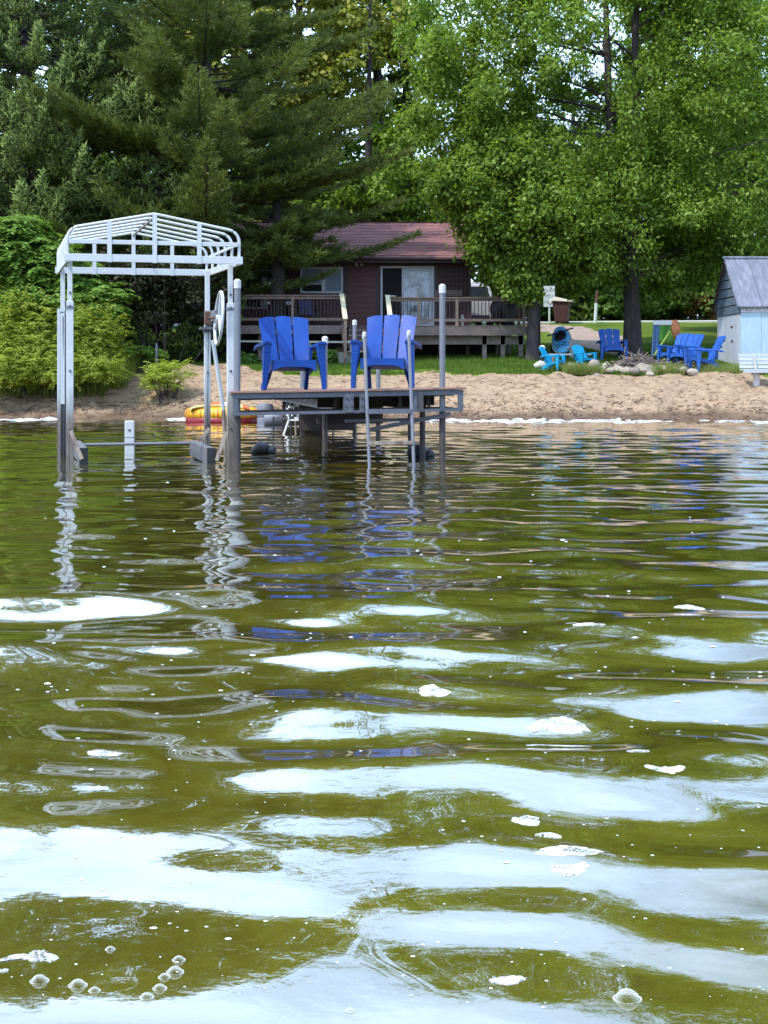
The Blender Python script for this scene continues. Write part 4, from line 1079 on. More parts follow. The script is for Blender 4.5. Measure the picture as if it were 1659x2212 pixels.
# background broadleaf trees
def back_tree(name, label, px, d, cpy, rx, rz, m, seed, n=170, per=120, leaf=.27, gap=.2, group=None, bark=None, ry=None, trunk_top=None, cl=.8):
    b = tb(px, d); c = P(px, cpy, d)
    broadleaf(name, label, b, [([b, (b[0] + .1, d, b[2] + (c.z - b[2]) * .5), (b[0] - .1, d, c.z), (b[0], d, c.z + rz * (trunk_top or .8))], [.34, .26, .18, .05])],
              [(tuple(c), (rx, ry or rx * .8, rz), 1)], n, per, cl, leaf, m, bark or M['bark_dark'], seed, gap=gap, limb_every=9, shell_lo=.3)
back_tree('poplar_tree', 'yellow green tree rising behind the pine at the top of the wood', 650, 68, 60, 4.9, 5.2, M['yellowleaf'], 51, 230, 110, .27, .12)
back_tree('birch_tree', 'bright lime green tree top between the pine and the maple', 815, 72, -40, 3.0, 4.4, M['maple_bright'], 52, 120, 100, .27, .2)
back_tree('oak_tree', 'dark green oak behind the cabin roof with a bare dark trunk', 800, 66, 385, 4.3, 3.2, M['maple'], 53, 150, 110, .25, .36, trunk_top=2.4)
back_tree('aspen_tree', 'grey green thin tree above the dark trunk left of the maple', 880, 74, 110, 3.0, 4.2, M['silver'], 54, 80, 90, .25, .35)
back_tree('linden_tree', 'mid green tree behind the cabin hidden by the pine boughs', 620, 72, 330, 5.4, 4.6, M['maple'], 55, 190, 100, .28, .2)
back_tree('elm_tree', 'dark green tree behind the shed at the right edge', 1610, 62, 400, 4.2, 4.3, M['darkleaf'], 56, 230, 120, .24, .15)
back_tree('hickory_tree', 'tall deep green tree behind the maple crown on the right', 1610, 68, 130, 6.0, 6.6, M['maple'], 57, 230, 100, .28, .24)
back_tree('walnut_tree', 'broad dark tree in the wood behind the middle of the maple crown', 1240, 78, 330, 6.0, 4.0, M['darkleaf'], 58, 170, 90, .3, .3)
back_tree('beech_tree', 'tall dark tree far behind the spruce at the left edge', 70, 68, 150, 7.5, 8.0, M['darkleaf'], 59, 330, 100, .32, .15)
back_tree('alder_tree', 'dark tree deep in the wood between the spruce and the pine', 380, 74, 240, 6.5, 7.5, M['darkleaf'], 60, 300, 100, .32, .12)
back_tree('cherry_tree', 'green tree far behind the ridge of the cabin roof', 930, 84, 470, 6.2, 3.4, M['darkleaf'], 61, 150, 90, .32, .2)
back_tree('willow_tree', 'green tree closing the wood behind the shed roof', 1420, 84, 420, 7.0, 4.6, M['understory'], 62, 190, 90, .32, .2)
# undergrowth beyond the road
und = [(1190, 78, 640, 2.2, 1.9, 'understory', 'green shrub beyond the road behind the white sign'), (1275, 78.5, 630, 2.4, 2.2, 'understory', 'leafy shrub beyond the road behind the white marker post'),
       (1345, 77.5, 640, 2.0, 1.9, 'understory', 'shrub beyond the road behind the maple trunk'), (1420, 78, 640, 2.3, 2.0, 'understory', 'leafy shrub beyond the road right of the maple trunk'),
       (1500, 78, 630, 2.4, 2.2, 'understory', 'leafy shrub beyond the road left of the shed'), (1580, 77, 620, 2.6, 2.4, 'understory', 'shrub hidden beyond the road behind the shed'), (1105, 78, 640, 2.4, 2.0, 'understory', 'leafy shrub beyond the road behind the porch trunk'),
       (1235, 82, 560, 3.2, 2.4, 'understory', 'tall pale shrub in the wood above the brown bin'), (1330, 83, 560, 3.0, 2.4, 'understory', 'tall pale shrub in the wood above the white marker post'), (1480, 82, 540, 3.6, 2.8, 'understory', 'tall thicket in the wood left of the shed roof'), (1050, 84, 560, 3.4, 2.6, 'understory', 'tall thicket behind the right end of the cabin')]
for i, (px, d, cpy, rx, rz_, m, lab) in enumerate(und):
    x_ = X(px, d); c = P(px, cpy, d)
    bush('wood_shrub', lab, (x_, d, gz(x_, d)), [(tuple(c), (rx, 1.3, rz_), 1), ((c.x, d, gz(x_, d) + .8), (rx, 1.2, 1.0), .6)], 90, 90, .55, .22, M[m], 70 + i, .55, .6, 'shrub', 'shrubs along the far side of the road')
bush('wood_shrub', 'orange brown shrub beyond the road left of the shed wall', tb(1518, 76.5), [(tuple(P(1518, 672, 76.5)), (.75, .6, .7), 1)], 30, 80, .35, .18, leafmat('russet_leaves', [(.10, .05, .015), (.14, .09, .03)], .3), 84, .5, .5, 'shrub', 'shrubs along the far side of the road')

# the wood behind everything reads as one mass
rg = np.random.default_rng(8)
k = 760; xx = rg.uniform(-75, 75, k); yy = rg.uniform(90, 112, k); c = np.stack([xx, yy, ground(xx, yy) + rg.uniform(0, 1, k) ** .8 * (8.2 + 1.2 * np.sin(xx * .35) + 1.2 * np.sin(xx * .9 + 2))], 1)
k2 = 520; xx = rg.uniform(-45, 60, k2); yy = rg.uniform(75.5, 90, k2); c = np.concatenate([c, np.stack([xx, yy, ground(xx, yy) + rg.uniform(.1, 1.5, k2)], 1)])
v, f = clump_leaves(c, rg.uniform(1.0, 2.0, (k + k2, 1)) * np.array([[1, .8, .8]]) * np.repeat([[1.], [.55]], [k, k2], 0), 60, .45, .6, .6, rg)
tag(link('far_woods', np_mesh('far_woods', v, f, M['darkleaf'])), 'dark far wood closing the view behind the road', 'wood', kind='stuff')
for i, (px, d, cpy, rx, rz_) in enumerate(((20, 60, 560, 3.0, 3.4), (200, 61, 520, 3.2, 3.6), (380, 62, 560, 3.2, 3.4), (-90, 60, 500, 3.2, 3.6), (520, 66, 560, 2.6, 2.6))):
    x_ = X(px, d); c = P(px, cpy, d)
    bush('dark_shrub', ('dark tall shrub behind the left bank sumac', 'dark tall shrub behind the spruce trunk', 'dark tall shrub behind the pine trunk', 'dark tall shrub at the far left behind the spruce', 'dark tall shrub behind the left end of the cabin')[i], (x_, d, gz(x_, d)), [(tuple(c), (rx, 1.5, rz_), 1)], 130, 90, .7, .26, M['darkleaf'], 130 + i, .6, .6, 'shrub')
# conifers
spruce('spruce_tree', 'large blue green spruce with upturned boughs at the left edge', tb(60, 51.5), 18.5, 6.5, 91, .40, 9)
spruce('spruce_tree', 'lower dark spruce standing behind the white boat lift canopy', tb(335, 50.5), 9.0, 3.1, 92, .42, 8)
pine('pine_tree', 'tall dark pine with soft sweeping boughs left of the cabin roof', tb(440, 52.0), 15.2, 6.8, 93, .50, 2.3)
pine('pine_tree', 'young dark pine covering the left end of the cabin roof', tb(595, 51.4), 6.9, 2.5, 97, .46, 3.25, 12)
rg = np.random.default_rng(3)
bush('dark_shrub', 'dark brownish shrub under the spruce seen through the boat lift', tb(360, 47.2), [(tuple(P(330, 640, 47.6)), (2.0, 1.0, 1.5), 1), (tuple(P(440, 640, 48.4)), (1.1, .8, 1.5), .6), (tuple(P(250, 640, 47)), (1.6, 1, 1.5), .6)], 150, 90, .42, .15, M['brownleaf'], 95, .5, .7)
bush('dark_shrub', 'dark leafy vine clump on the maroon wall right of the boat lift wheel', tb(490, 52.5), [(tuple(P(490, 590, 52.0)), (1.1, .7, .5), 1), (tuple(P(440, 720, 51)), (.6, .5, .6), .4), (tuple(P(560, 580, 52.6)), (.8, .5, .35), .5)], 60, 60, .35, .19, M['darkleaf'], 96, .8, .4)

# bushes on the left bank
S = np.concatenate([grow(60, 570, 45.6, (1.3, .9, .9), 120, rg), grow(20, 505, 45.8, (.8, .8, .6), 60, rg), grow(140, 600, 45.9, (.9, .8, .7), 80, rg), grow(195, 655, 45.7, (.8, .7, .6), 80, rg), grow(90, 660, 45.2, (1.3, .8, .6), 80, rg)])
fronds('sumac_bush', 'tall bright green sumac bush behind the left boat lift posts', tb(90, 45.8), S, M['sumac'], 101, 9, .62, .19)
S = np.concatenate([grow(60, 700, 44.5, (1.2, .7, .6), 90, rg), grow(20, 770, 44.2, (.9, .6, .6), 70, rg), grow(195, 715, 44.6, (.85, .6, .5), 80, rg), grow(215, 768, 44.9, (.6, .5, .3), 50, rg), grow(120, 765, 44.3, (1.3, .6, .5), 110, rg), grow(90, 800, 44.0, (1.4, .6, .3), 120, rg), grow(210, 800, 44.6, (.5, .4, .2), 40, rg), grow(20, 822, 43.9, (.8, .5, .2), 70, rg), grow(110, 818, 43.9, (.7, .5, .22), 60, rg), grow(205, 812, 44.0, (.5, .4, .2), 50, rg)])
fronds('weed_thicket', 'yellow green feathery weeds on the bank left of the lift', tb(110, 44.8), S, M['weed'], 102, 10, .56, .125, 'weeds', .62, .2, (.5, 1.9))
S = np.concatenate([grow(365, 815, 44.4, (.62, .5, .38), 44, rg), grow(335, 830, 44.0, (.4, .4, .2), 10, rg)])
fronds('beach_shrub', 'low yellow green shrub on the sand inside the boat lift frame', tb(365, 44.6), S, M['weed'], 103, 8, .36, .10, 'shrub', .5, .3, (.4, 1.5))
bush('beach_shrub', 'small round leaved green shrub beside the thin stake', tb(305, 46.3), [(tuple(P(300, 770, 46.3)), (.5, .4, .32), 1), (tuple(P(345, 775, 46.3)), (.3, .3, .22), .3)], 26, 55, .17, .13, M['sumac'], 104, .75, .3, 'shrub')
st = thing('stake', 'thin pale metal stake under the spruce boughs', 'stake', tb(338, 46.0)); MB().tube([P(338, 785, 46), P(338, 742, 46)], .035, 8).build('post', M['pipe'], st, True, True)
# old bench under the weeds
ob = thing('old_bench', 'weathered grey bench half buried in the left bank weeds', 'bench', tuple(ground_hit(240, 812)))
oby = ob.location.y; pb = P(240, 790, oby)
for k in range(3): MB().box((pb.x - .55, oby - .3 + .14 * k, pb.z - .03), (pb.x + .42, oby - .18 + .14 * k, pb.z + .01)).build('seat_board', M['old'], ob, world=True)
MB().box((pb.x - .35, oby + .15, pb.z + .02), (pb.x + .12, oby + .19, pb.z + .34)).build('back_board', M['old'], ob, world=True); MB().box((pb.x + .13, oby + .16, pb.z + .12), (pb.x + .5, oby + .19, pb.z + .25)).build('back_board', M['old'], ob, world=True)
for x in (-.45, .28): MB().box((pb.x + x, oby - .25, gz(pb.x, oby) - .1), (pb.x + x + .1, oby + .1, pb.z - .03)).build('leg', M['dark'], ob, world=True)

# ------------------------------------------------------------------ boat lift
LD = 18.3
lift = thing('boat_lift', 'white boat lift frame with open canopy ribs standing in the water', 'boat lift', (X(151, LD), LD, 0.0), R(14))
W_, LP = 1.92, 2.15
def sq(mb, x, y, z0, z1, s): return mb.box((x - s / 2, y - s / 2, z0), (x + s / 2, y + s / 2, z1))
zs = .80
for x, y, zt_ in ((0, 0, 1.95), (W_, 0, 1.95)):
    sq(MB(), x, y, zt_ - .25, 2.42, .056).build('upper_post', M['white'], lift, bevel=.004)
    o = sq(MB(), x, y, -.8, zt_, .082).build('post', M['white_post'], lift, bevel=.006)
    for zz in (zt_ - .06, zt_ - .02 + .12): MB().tube([(x, y - .05, zz), (x, y - .03, zz)], .014, 6).build('bolt', M['galv_dark'], o)
# rear posts
sq(MB(), 0, LP, 1.75, 2.5, .056).build('upper_post', M['white'], lift, bevel=.004)
o = sq(MB(), 0.03, LP, -.8, 1.92, .12).build('post', M['grey_post'], lift, bevel=.006)
MB().box((-.075, LP - .09, -.6), (-.035, LP - .05, 1.96)).build('guide_strip', M['white_post'], lift); MB().box((-.04, LP - .09, .7), (.02, LP - .062, 1.9)).build('guide_strip', M['white'], lift)
sq(MB(), W_, LP, 1.90, 2.5, .062).build('upper_post', M['white'], lift, bevel=.004)
o = sq(MB(), W_, LP, -.8, 1.78, .082).build('post', M['white_post'], lift, bevel=.006)
MB().tube([(W_ + .02, LP - .4, 1.55), (W_ + .17, LP - .35, .62)], .026, 8).build('brace_tube', M['white'], lift, True); MB().tube([(W_ + .17, LP - .35, .618), (W_ + .22, LP - .32, -.3)], .027, 8).build('brace_tube', M['stain'], lift, True)
# winch and hand wheel
wc = Vector((1.98, 1.45, 1.83))
w = MB().box((W_ - .05, LP - .12, 1.76), (W_ + .07, LP - .04, 1.95)).build('winch', M['rust'], lift, bevel=.01)
MB().box((W_ - .11, LP - .14, 1.70), (W_ + .15, LP + .02, 1.735)).build('bracket', M['galv'], w)
MB().tube([(W_ + .02, LP - .08, 1.86), (W_ + .02, 1.47, 1.84)], .022, 8).build('axle', M['rust'], w)
MB().beam((W_ + .03, LP - .2, 1.88), (W_ + .03, 1.5, 1.87), .03, .14).build('arm', M['pipe'], w)
mb = MB(); rr = .345; tl = R(4)
pts = [wc + Vector((math.sin(tl) * rr * math.sin(a), rr * math.cos(a), rr * math.sin(a))) for a in [2 * math.pi * k / 40 for k in range(41)]]
mb.tube(pts, .020, 8, False); wh = mb.build('hand_wheel', M['white'], lift, True)
for a in (100, 220, 340): MB().beam(wc, wc + Vector((math.sin(tl) * rr * math.sin(R(a)), rr * math.cos(R(a)), rr * math.sin(R(a)))), .03, .05).build('spoke', M['white'], wh)
MB().tube([wc - Vector((.04, 0, 0)), wc + Vector((.04, 0, 0))], .045, 10).build('hub', M['white'], wh)
# canopy: ribs, rails, end frames
CY0, CL_ = -.25, 3.0
x0, x1 = -.04, W_ + .07; xm = (x0 + x1) / 2
def cy(i): return CY0 + CL_ * i / 5
def czo(y): return .022 * (y - CY0)
zbm, zmid, zsh, zpk = 2.45, 2.64, 2.80, 2.985
for i in range(6):
    y = cy(i); zo = czo(y); pts = []
    pts.append((x0, y, zbm + zo))
    n = 6
    for k in range(n + 1):
        a = math.pi * (1 - .43 * k / n); pts.append((x0 + .15 + .15 * math.cos(a), y, zsh - .13 + .15 * math.sin(a) + zo))
    pts.append((xm - .05, y, zpk - .008 + zo)); pts.append((xm, y, zpk + zo)); pts.append((xm + .05, y, zpk - .008 + zo))
    for k in range(n, -1, -1):
        a = math.pi * .43 * k / n; pts.append((x1 - .15 + .15 * math.cos(a), y, zsh - .13 + .15 * math.sin(a) + zo))
    pts.append((x1, y, zbm + zo))
    MB().tube(pts, .018, 8).build('canopy_rib', M['white'], lift, True)
for x in (x0, x1):
    MB().beam((x, CY0 - .03, zbm - .01 + czo(CY0)), (x, cy(5) + .03, zbm - .01 + czo(cy(5))), .035, .085).build('side_rail', M['white'], lift)
    MB().beam((x + (.03 if x < 0 else -.03), CY0, zmid + czo(CY0)), (x + (.03 if x < 0 else -.03), cy(5), zmid + czo(cy(5))), .022, .035).build('side_rail', M['white'], lift)
MB().beam((xm, CY0 + .05, zpk - .035), (xm, cy(5), zpk - .035 + czo(cy(5))), .022, .02).build('ridge_pipe', M['stain'], lift)
def roofz(x): return zsh + .02 + (zpk - zsh - .02) * (1 - abs(x - xm) / (xm - x0 - .1)) - .01
for i in (0, 5):
    y = cy(i); zo = czo(y)
    MB().box((x0 - .04, y - .035, zbm - .045 + zo), (x1 + .04, y - .005, zbm + .045 + zo)).build('end_beam', M['white'], lift, bevel=.004)
    MB().box((x0 + .02, y - .032, zmid - .026 + zo), (x1 - .02, y - .008, zmid + .026 + zo)).build('end_beam', M['white'], lift, bevel=.004)
    for x in (xm - .53, xm, xm + .53): MB().box((x - .026, y - .042, zbm - .05 + zo), (x + .026, y - .036, roofz(x) + zo)).build('end_upright', M['white'], lift)
MB().tube([(W_ + .0, LP - .10, 1.78), (W_ - .01, LP - .06, -.2)], .006, 5).build('cable', M['galv_dark'], lift)
MB().tube([(.0, LP - .09, 1.86), (.01, LP - .07, -.2)], .006, 5).build('cable', M['galv_dark'], lift)
MB().tube([(.02, .04, .30), (W_ - .02, LP - .05, .28)], .005, 5).build('cable', M['galv_dark'], lift)
for x, y in ((0, 0), (W_, 0), (W_, LP)):
    for zz in (.42, 1.12): MB().tube([(x, y - .052, zz), (x, y - .040, zz)], .015, 6).build('bolt', M['galv_dark'], lift)
    MB().box((x - .05, y - .05, 1.66 if x == W_ and y > 0 else 1.86), (x + .05, y + .05, (1.66 if x == W_ and y > 0 else 1.86) + .035)).build('collar', M['pipe'], lift, bevel=.004)
# bunks and low braces
for px in (457, 181):
    a = Vector((X(px, 18.55), 18.55, .09)); b_ = a + Vector((-math.sin(R(14)), math.cos(R(14)), 0.0)) * 1.8; b_.z = .12
    bk = MB().beam(a, b_, .10, .20).build('bunk', M['carpet'], lift, world=True, bevel=.01)
    MB().beam(a - (b_ - a).normalized() * .004, a + (b_ - a).normalized() * .03, .104, .204).build('end_cap', M['black'], bk, world=True)
for (pa, pb_, d) in (((489, 932), (468, 995), 18.5), ((153, 930), (177, 992), 18.2), ((452, 925), (434, 950), 19.8)):
    MB().beam(P(*pa, d), P(*pb_, d - .05), .045, .02, (0, 1, 0)).build('brace', M['stain'], lift, world=True)
MB().tube([(.05, LP + .05, .155), (W_ - .05, LP + .05, .165)], .021, 8).build('cross_tube', M['pipe'], lift, True)
MB().tube([(0, -.0, -.18), (W_, 0, -.18)], .04, 8).build('cross_tube', M['stain'], lift, True)
gp = thing('guide_post', 'short white guide board standing in the water inside the boat lift', 'post', (X(280, 21.2), 21.2, 0), R(6))
MB().box((-.066, -.03, -.6), (.066, .03, .46)).build('post', M['white'], gp, bevel=.012); MB().tube([(0, -.036, .33), (0, -.028, .33)], .017, 10).build('bolt', M['galv_dark'], gp)

# ------------------------------------------------------------------ dock
DD = 18.35
dock = thing('dock', 'grey steel dock with brown planks, ladder and pipe posts in the lake', 'dock', (X(503, DD), DD, 0.0), R(6.5))
DWD, DDP = 2.78, 1.55
def dz(x): return .872 + .0175 * x
# front and side trusses
def bar(mb, x0, x1, z0, z1, y0=-.03, y1=.03):
    return mb.hexa([(x0, y0, z0 + dz(x0)), (x1, y0, z0 + dz(x1)), (x1, y1, z0 + dz(x1)), (x0, y1, z0 + dz(x0)), (x0, y0, z1 + dz(x0)), (x1, y0, z1 + dz(x1)), (x1, y1, z1 + dz(x1)), (x0, y1, z1 + dz(x0))])
for yo in (0, DDP - .06):
    mb = MB(); bar(mb, 0, DWD, -.085, -.026, yo - .03, yo + .03); bar(mb, 0, DWD, -.285, -.250, yo - .03, yo + .03)
    for a, b_ in ((0, .062), (DWD - .062, DWD), (2.17, 2.22), (1.32, 1.335)): bar(mb, a + .001, b_ - .001, -.25, -.085, yo - .028, yo + .028)
    tr = mb.build('truss', M['galv'], dock)
    if yo == 0:
        for a, b_ in ((1.335, 1.445), (1.515, 1.575)):
            o = bar(MB(), a, b_, -.272, -.04, -.042, -.031).build('joint_plate', M['galv'], tr)
            for xx in ((a + .025, b_ - .025) if b_ - a > .08 else ((a + b_) / 2,)):
                for zz in (-.10, -.2): MB().tube([(xx, -.052, dz(xx) + zz), (xx, -.042, dz(xx) + zz)], .014, 6).build('bolt', M['galv_dark'], o)
        bar(MB(), 2.225, 2.29, -.285, -.02, -.045, -.031).build('joint_plate', M['galv_dark'], tr)
for x in (.03, DWD - .03):
    mb = MB()
    for z0, z1 in ((-.085, -.026), (-.285, -.25)): mb.box((x - .028, .031, z0 + dz(x)), (x + .028, DDP - .092, z1 + dz(x)))
    mb.build('side_truss', M['galv'], dock)
for y in np.arange(.3, 1.4, .36): bar(MB(), .06, DWD - .06, -.10, -.03, y, y + .05).build('cross_beam', M['galv_dark'], dock)
for k in range(11):
    y0 = -.055 + k * .147; bar(MB(), -.03, DWD + .03, -.022, .004, y0, y0 + .138).build('plank', M['deckwood'], dock, bevel=.004)
bar(MB(), 1.12, DWD - .12, -.235, -.03, DDP + .02, DDP + .07).build('end_board', M['darkwood'], dock)
bar(MB(), .06, 1.12, -.12, -.03, DDP + .02, DDP + .07).build('end_board', M['darkwood'], dock)
# tall corner posts
def pole(x, y, top, r, cap=True, bot=-.9):
    o = MB().tube([(x, y, bot), (x, y, top)], r, 12).build('post', M['pipe'], dock, True)
    if cap: MB().tube([(x, y, top - .10), (x, y, top - .01), (x, y, top + .012)], [r + .006, r + .006, r * .6], 12).build('post_cap', M['cap'], o, True)
    MB().tube([(x, y, bot), (x, y, dz(x) - .30)], r + .003, 12).build('wet_pipe', M['wet'], o, True)
    return o
pole(.055, .09, 2.21, .038); pole(DWD - .24, .09, 2.17, .036)
pole(.055, DDP - .14, .6, .035, False); pole(DWD - .3, DDP - .14, .6, .035, False)
# ladder on the front
inv = wmat(dock).inverted()
ld = bpy.data.objects.new('ladder', None); COL.objects.link(ld); ld.parent = dock
for pt_, pb2 in (((787, 722), (798, 1010)), ((883, 719), (894, 1010))):
    a = P(*pt_, 18.32); c = P(*pb2, 18.05)
    MB().tube([c, a], .021, 10).build('rail', M['pipe'], ld, True, True); MB().tube([a - Vector((0, 0, .06)), a + Vector((0, 0, .02)), a + Vector((0, 0, .03))], [.025, .025, .012], 10).build('rail_cap', M['cap'], ld, True, True)
for py, m_, h_ in ((889, 'galv', .055), (957, 'stain', .04)):
    t_ = (py - 722) / 288; d_ = 18.32 - .27 * t_
    a, c = P(787 + 11 * t_, py, d_), P(883 + 11 * t_, py - 1, d_)
    MB().beam(a, c, .07, h_).build('step', M[m_], ld, world=True)
MB().beam((DWD - .15, .0, dz(0) - .27), (1.62, .12, dz(0) - .47), .04, .05).build('diagonal_brace', M['galv_dark'], dock)
bar(MB(), 1.35, 2.25, -.40, -.36, .10, .14).build('lower_brace', M['galv_dark'], dock)
# walkway back to the beach
wr0 = Vector((.60, 19.9, 0)); wdir = Vector((-.115, .9934, 0)).normalized(); wx = Vector((wdir.y, -wdir.x, 0)); WW = 1.25
WLEN = 23.0
def wp(s, t, z): v = wr0 + wdir * s - wx * t; return (v.x, v.y, z)
zw = lambda s: .90 - .001 * s
for k in range(int(WLEN / .155)):
    s0 = k * .155; s1 = s0 + .146
    MB().hexa([wp(s0, WW, zw(s0) - .03), wp(s0, 0, zw(s0) - .03), wp(s1, 0, zw(s0) - .03), wp(s1, WW, zw(s0) - .03), wp(s0, WW, zw(s0)), wp(s0, 0, zw(s0)), wp(s1, 0, zw(s0)), wp(s1, WW, zw(s0))]).build('plank', M['deckwood'], dock, world=True)
for t in (.02, WW - .02):
    for k in range(8):
        s0, s1 = k * 2.87 + .02, (k + 1) * 2.87
        MB().beam(wp(s0, t, zw(s0) - .075), wp(s1, t, zw(s1) - .075), .05, .075).build('stringer', M['galv_dark'], dock, world=True)
        MB().beam(wp(s0, t + (.04 if t < .5 else -.04), zw(s0) - .15), wp(s1, t + (.04 if t < .5 else -.04), zw(s1) - .15), .02, .22).build('skirt_board', M['darkwood'], dock, world=True)
        MB().beam(wp(s0, t, zw(s0) - .27), wp(s1, t, zw(s1) - .27), .04, .03).build('stringer', M['galv_dark'], dock, world=True)
        for q in (0, .5): MB().beam(wp(s0 + 2.87 * q, t, zw(s0) - .26), wp(s0 + 2.87 * q, t, zw(s0) - .11), .04, .03).build('truss_web', M['galv_dark'], dock, world=True)
for s_, zl in ((4.5, .34), (9.2, .10), (15.5, .02)):  # dark panels added under the walkway to darken the water's reflection
    MB().hexa([wp(s_, WW - .1, zl), wp(s_, .1, zl), wp(s_ + .05, .1, zl), wp(s_ + .05, WW - .1, zl), wp(s_, WW - .1, .80), wp(s_, .1, .80), wp(s_ + .05, .1, .80), wp(s_ + .05, WW - .1, .80)]).build('added_dark_panel', M['darkwood'], dock, world=True)
for px, d, py in ((653, 29.0, 729), (702, 24.1, 729), (766, 31.8, 693), (817, 27.7, 760), (887, 22.9, 790)):
    x_ = X(px, d); zt_ = Z(py, d)
    o = MB().tube([(x_, d, -.8), (x_, d, zt_)], .042, 10).build('post', M['pipe'], dock, True, True)
    MB().tube([(x_, d, zt_ - .09), (x_, d, zt_), (x_, d, zt_ + .02)], [.05, .05, .02], 10).build('post_cap', M['cap'], o, True, True)
    MB().tube([(x_, d, -.8), (x_, d, .56)], .045, 10).build('wet_pipe', M['wet'], o, True, True)
for px, py, sx, lab in ((566, 973, .13, 'black rubber float low in the water under the left part of the dock'), (907, 982, .15, 'black rubber float in the water behind the dock ladder')):
    d = 3156 / (py + 6 - 832); x_ = X(px, d)
    t = thing('float', lab, 'float', (x_, d, 0), .2)
    mb = MB(); mb.blob((-.02, 0, .06), (sx, .10, .10), px, .18, 14, 8); mb.blob((.12, 0, .03), (sx * .6, .09, .07), px + 1, .15, 12, 7); mb.build('body', M['black'], t, True)

# ------------------------------------------------------------------ chairs
def adirondack(name, label, loc, rotz, m, group, nsl=3, sc=1.0, hw=.27, hb=.33, top=.93, arch=.035, leg_m=None, gapw=.022, recl=.30):
    """Faces -y in its own frame."""
    t = thing(name, label, 'chair', loc, rotz, group); t.scale = (sc, sc, sc)
    s0, s1 = .27, top
    for k in range(nsl):
        u0, u1 = k / nsl, (k + 1) / nsl
        def fn(u, v, u0=u0, u1=u1):
            w = hw + (hb - hw) * v ** .8
            g_ = gapw / (2 * w) * .5
            a = (u0 + g_) + (u1 - u0 - 2 * g_) * u
            c = 2 * a - 1
            lift_ = arch * (1 - c * c) + .012 * (1 - (2 * u - 1) ** 2)
            z = s0 + (s1 - s0 - arch) * v + lift_ * v
            y = .16 + recl * v ** 1.05 + .012 - .055 * c * c * (1 - .3 * v)
            return (w * c, y, z)
        MB().panel(fn, 5, 10, (0, .022, -.004)).build('back_slat', m, t, True)
    # ties that bridge the slots
    for zz in (.42, .63, .80):
        if zz > top - .1: continue
        v = (zz - s0) / (s1 - s0); w = hw + (hb - hw) * v ** .8
        MB().box((-w * .8, .19 + recl * v, zz - .03), (w * .8, .21 + recl * v, zz + .03)).build('back_tie', m, t)
    def seat(u, v):
        x = -(hw - .0) + 2 * hw * u
        y = -.33 + .52 * v
        z = .40 - .14 * v ** .8 - .03 * (1 - math.cos(2 * math.pi * v)) * .3 - (.04 * (1 - v * 6) ** 2 if v < .16 else 0)
        return (x, y, z)
    MB().panel(seat, 4, 14, (0, 0, -.022)).build('seat', m, t, True)
    # arched front apron
    n = 10; mb = MB()
    for k in range(n):
        a0, a1 = -hw + 2 * hw * k / n, -hw + 2 * hw * (k + 1) / n
        f0 = .285 - .055 * abs(2 * k / n - 1) ** 4; f1 = .285 - .055 * abs(2 * (k + 1) / n - 1) ** 4
        mb.hexa([(a0, -.335, f0), (a1, -.335, f1), (a1, -.31, f1), (a0, -.31, f0), (a0, -.335, .37), (a1, -.335, .37), (a1, -.31, .37), (a0, -.31, .37)])
    mb.build('apron', m, t)
    for s in (-1, 1):
        ax = s * (hw + .065)
        o = MB().panel(lambda u, v: (ax + s * (-.055 + .115 * u + .035 * v * (1 - v) * 2), -.37 + .74 * v, .60 - .035 * v - .02 * (2 * u - 1) ** 2 - (.03 * max(0, (v - .7) / .3) ** 2)), 3, 8, (0, 0, -.03)).build('arm', m, t, True)
        mb = MB()
        zz = [0, .12, .30, .45, .575]; wd = [.045, .055, .075, .088, .095]; dp = [.05, .065, .10, .12, .13]; xo = [.035, .03, .015, .004, 0]; yo = [-.31, -.305, -.295, -.29, -.285]
        rings = []
        for z_, w_, d_, x_, y_ in zip(zz, wd, dp, xo, yo):
            c = ax + s * x_; rings.append([(c - w_ / 2, y_ - d_ / 2, z_), (c + w_ / 2, y_ - d_ / 2, z_), (c + w_ / 2, y_ + d_ / 2, z_), (c - w_ / 2, y_ + d_ / 2, z_)])
        for a, b_ in zip(rings, rings[1:]): mb.hexa(a + b_)
        mb.build('front_leg', m, t, bevel=.006)
        mb = MB(); mb.beam((s * (hw - .035), .05, .28), (s * (hw + .005), .38, 0), .045, .10); mb.beam((s * (hw - .01), -.26, .30), (s * (hw - .03), .20, .21), .03, .08); mb.build('rear_leg', m, t)
        MB().beam((s * (hw + .045), .20, .55), (s * (hw + .02), .22, .30), .03, .05).build('arm_brace', m, t)
    return t
gr = 'blue adirondack chairs'
dz_ = lambda px: .872 + .0175 * ((px - 503) / 497 * 2.78) + .006
c1 = adirondack('adirondack_chair', 'blue slatted adirondack chair at the left end of the dock', (X(626, 19.12), 19.12, dz_(620)), R(14), M['blue'], gr)
dup(c1, (X(835, 19.15), 19.15, dz_(835)), R(-9), 'blue slatted adirondack chair on the dock behind the ladder')
def onland(px, d): x = X(px, d); return (x, d, gz(x, d))
dup(c1, onland(1322, 50.5), R(4), 'blue chair facing the lake just left of the big maple trunk', scale=(1.12, 1.12, 1.12))
dup(c1, onland(1459, 48.0), R(-52), 'blue chair left of the pair overlapping right of the maple trunk', scale=(1.08,) * 3)
dup(c1, onland(1480, 47.4), R(-58), 'blue chair right of the pair overlapping behind the fire ring', scale=(1.08,) * 3)
dup(c1, onland(1524, 45.7), R(-84), 'blue chair seen from its side next to the pale blue shed', scale=(1.12,) * 3)
M['blue_lifted'] = pbr('shade_lifted_blue_plastic', (0.022, 0.088, 0.34), 0.55, 0.14, 3.5, spec=.25)  # chair blue lightened to make up for the maple's shade
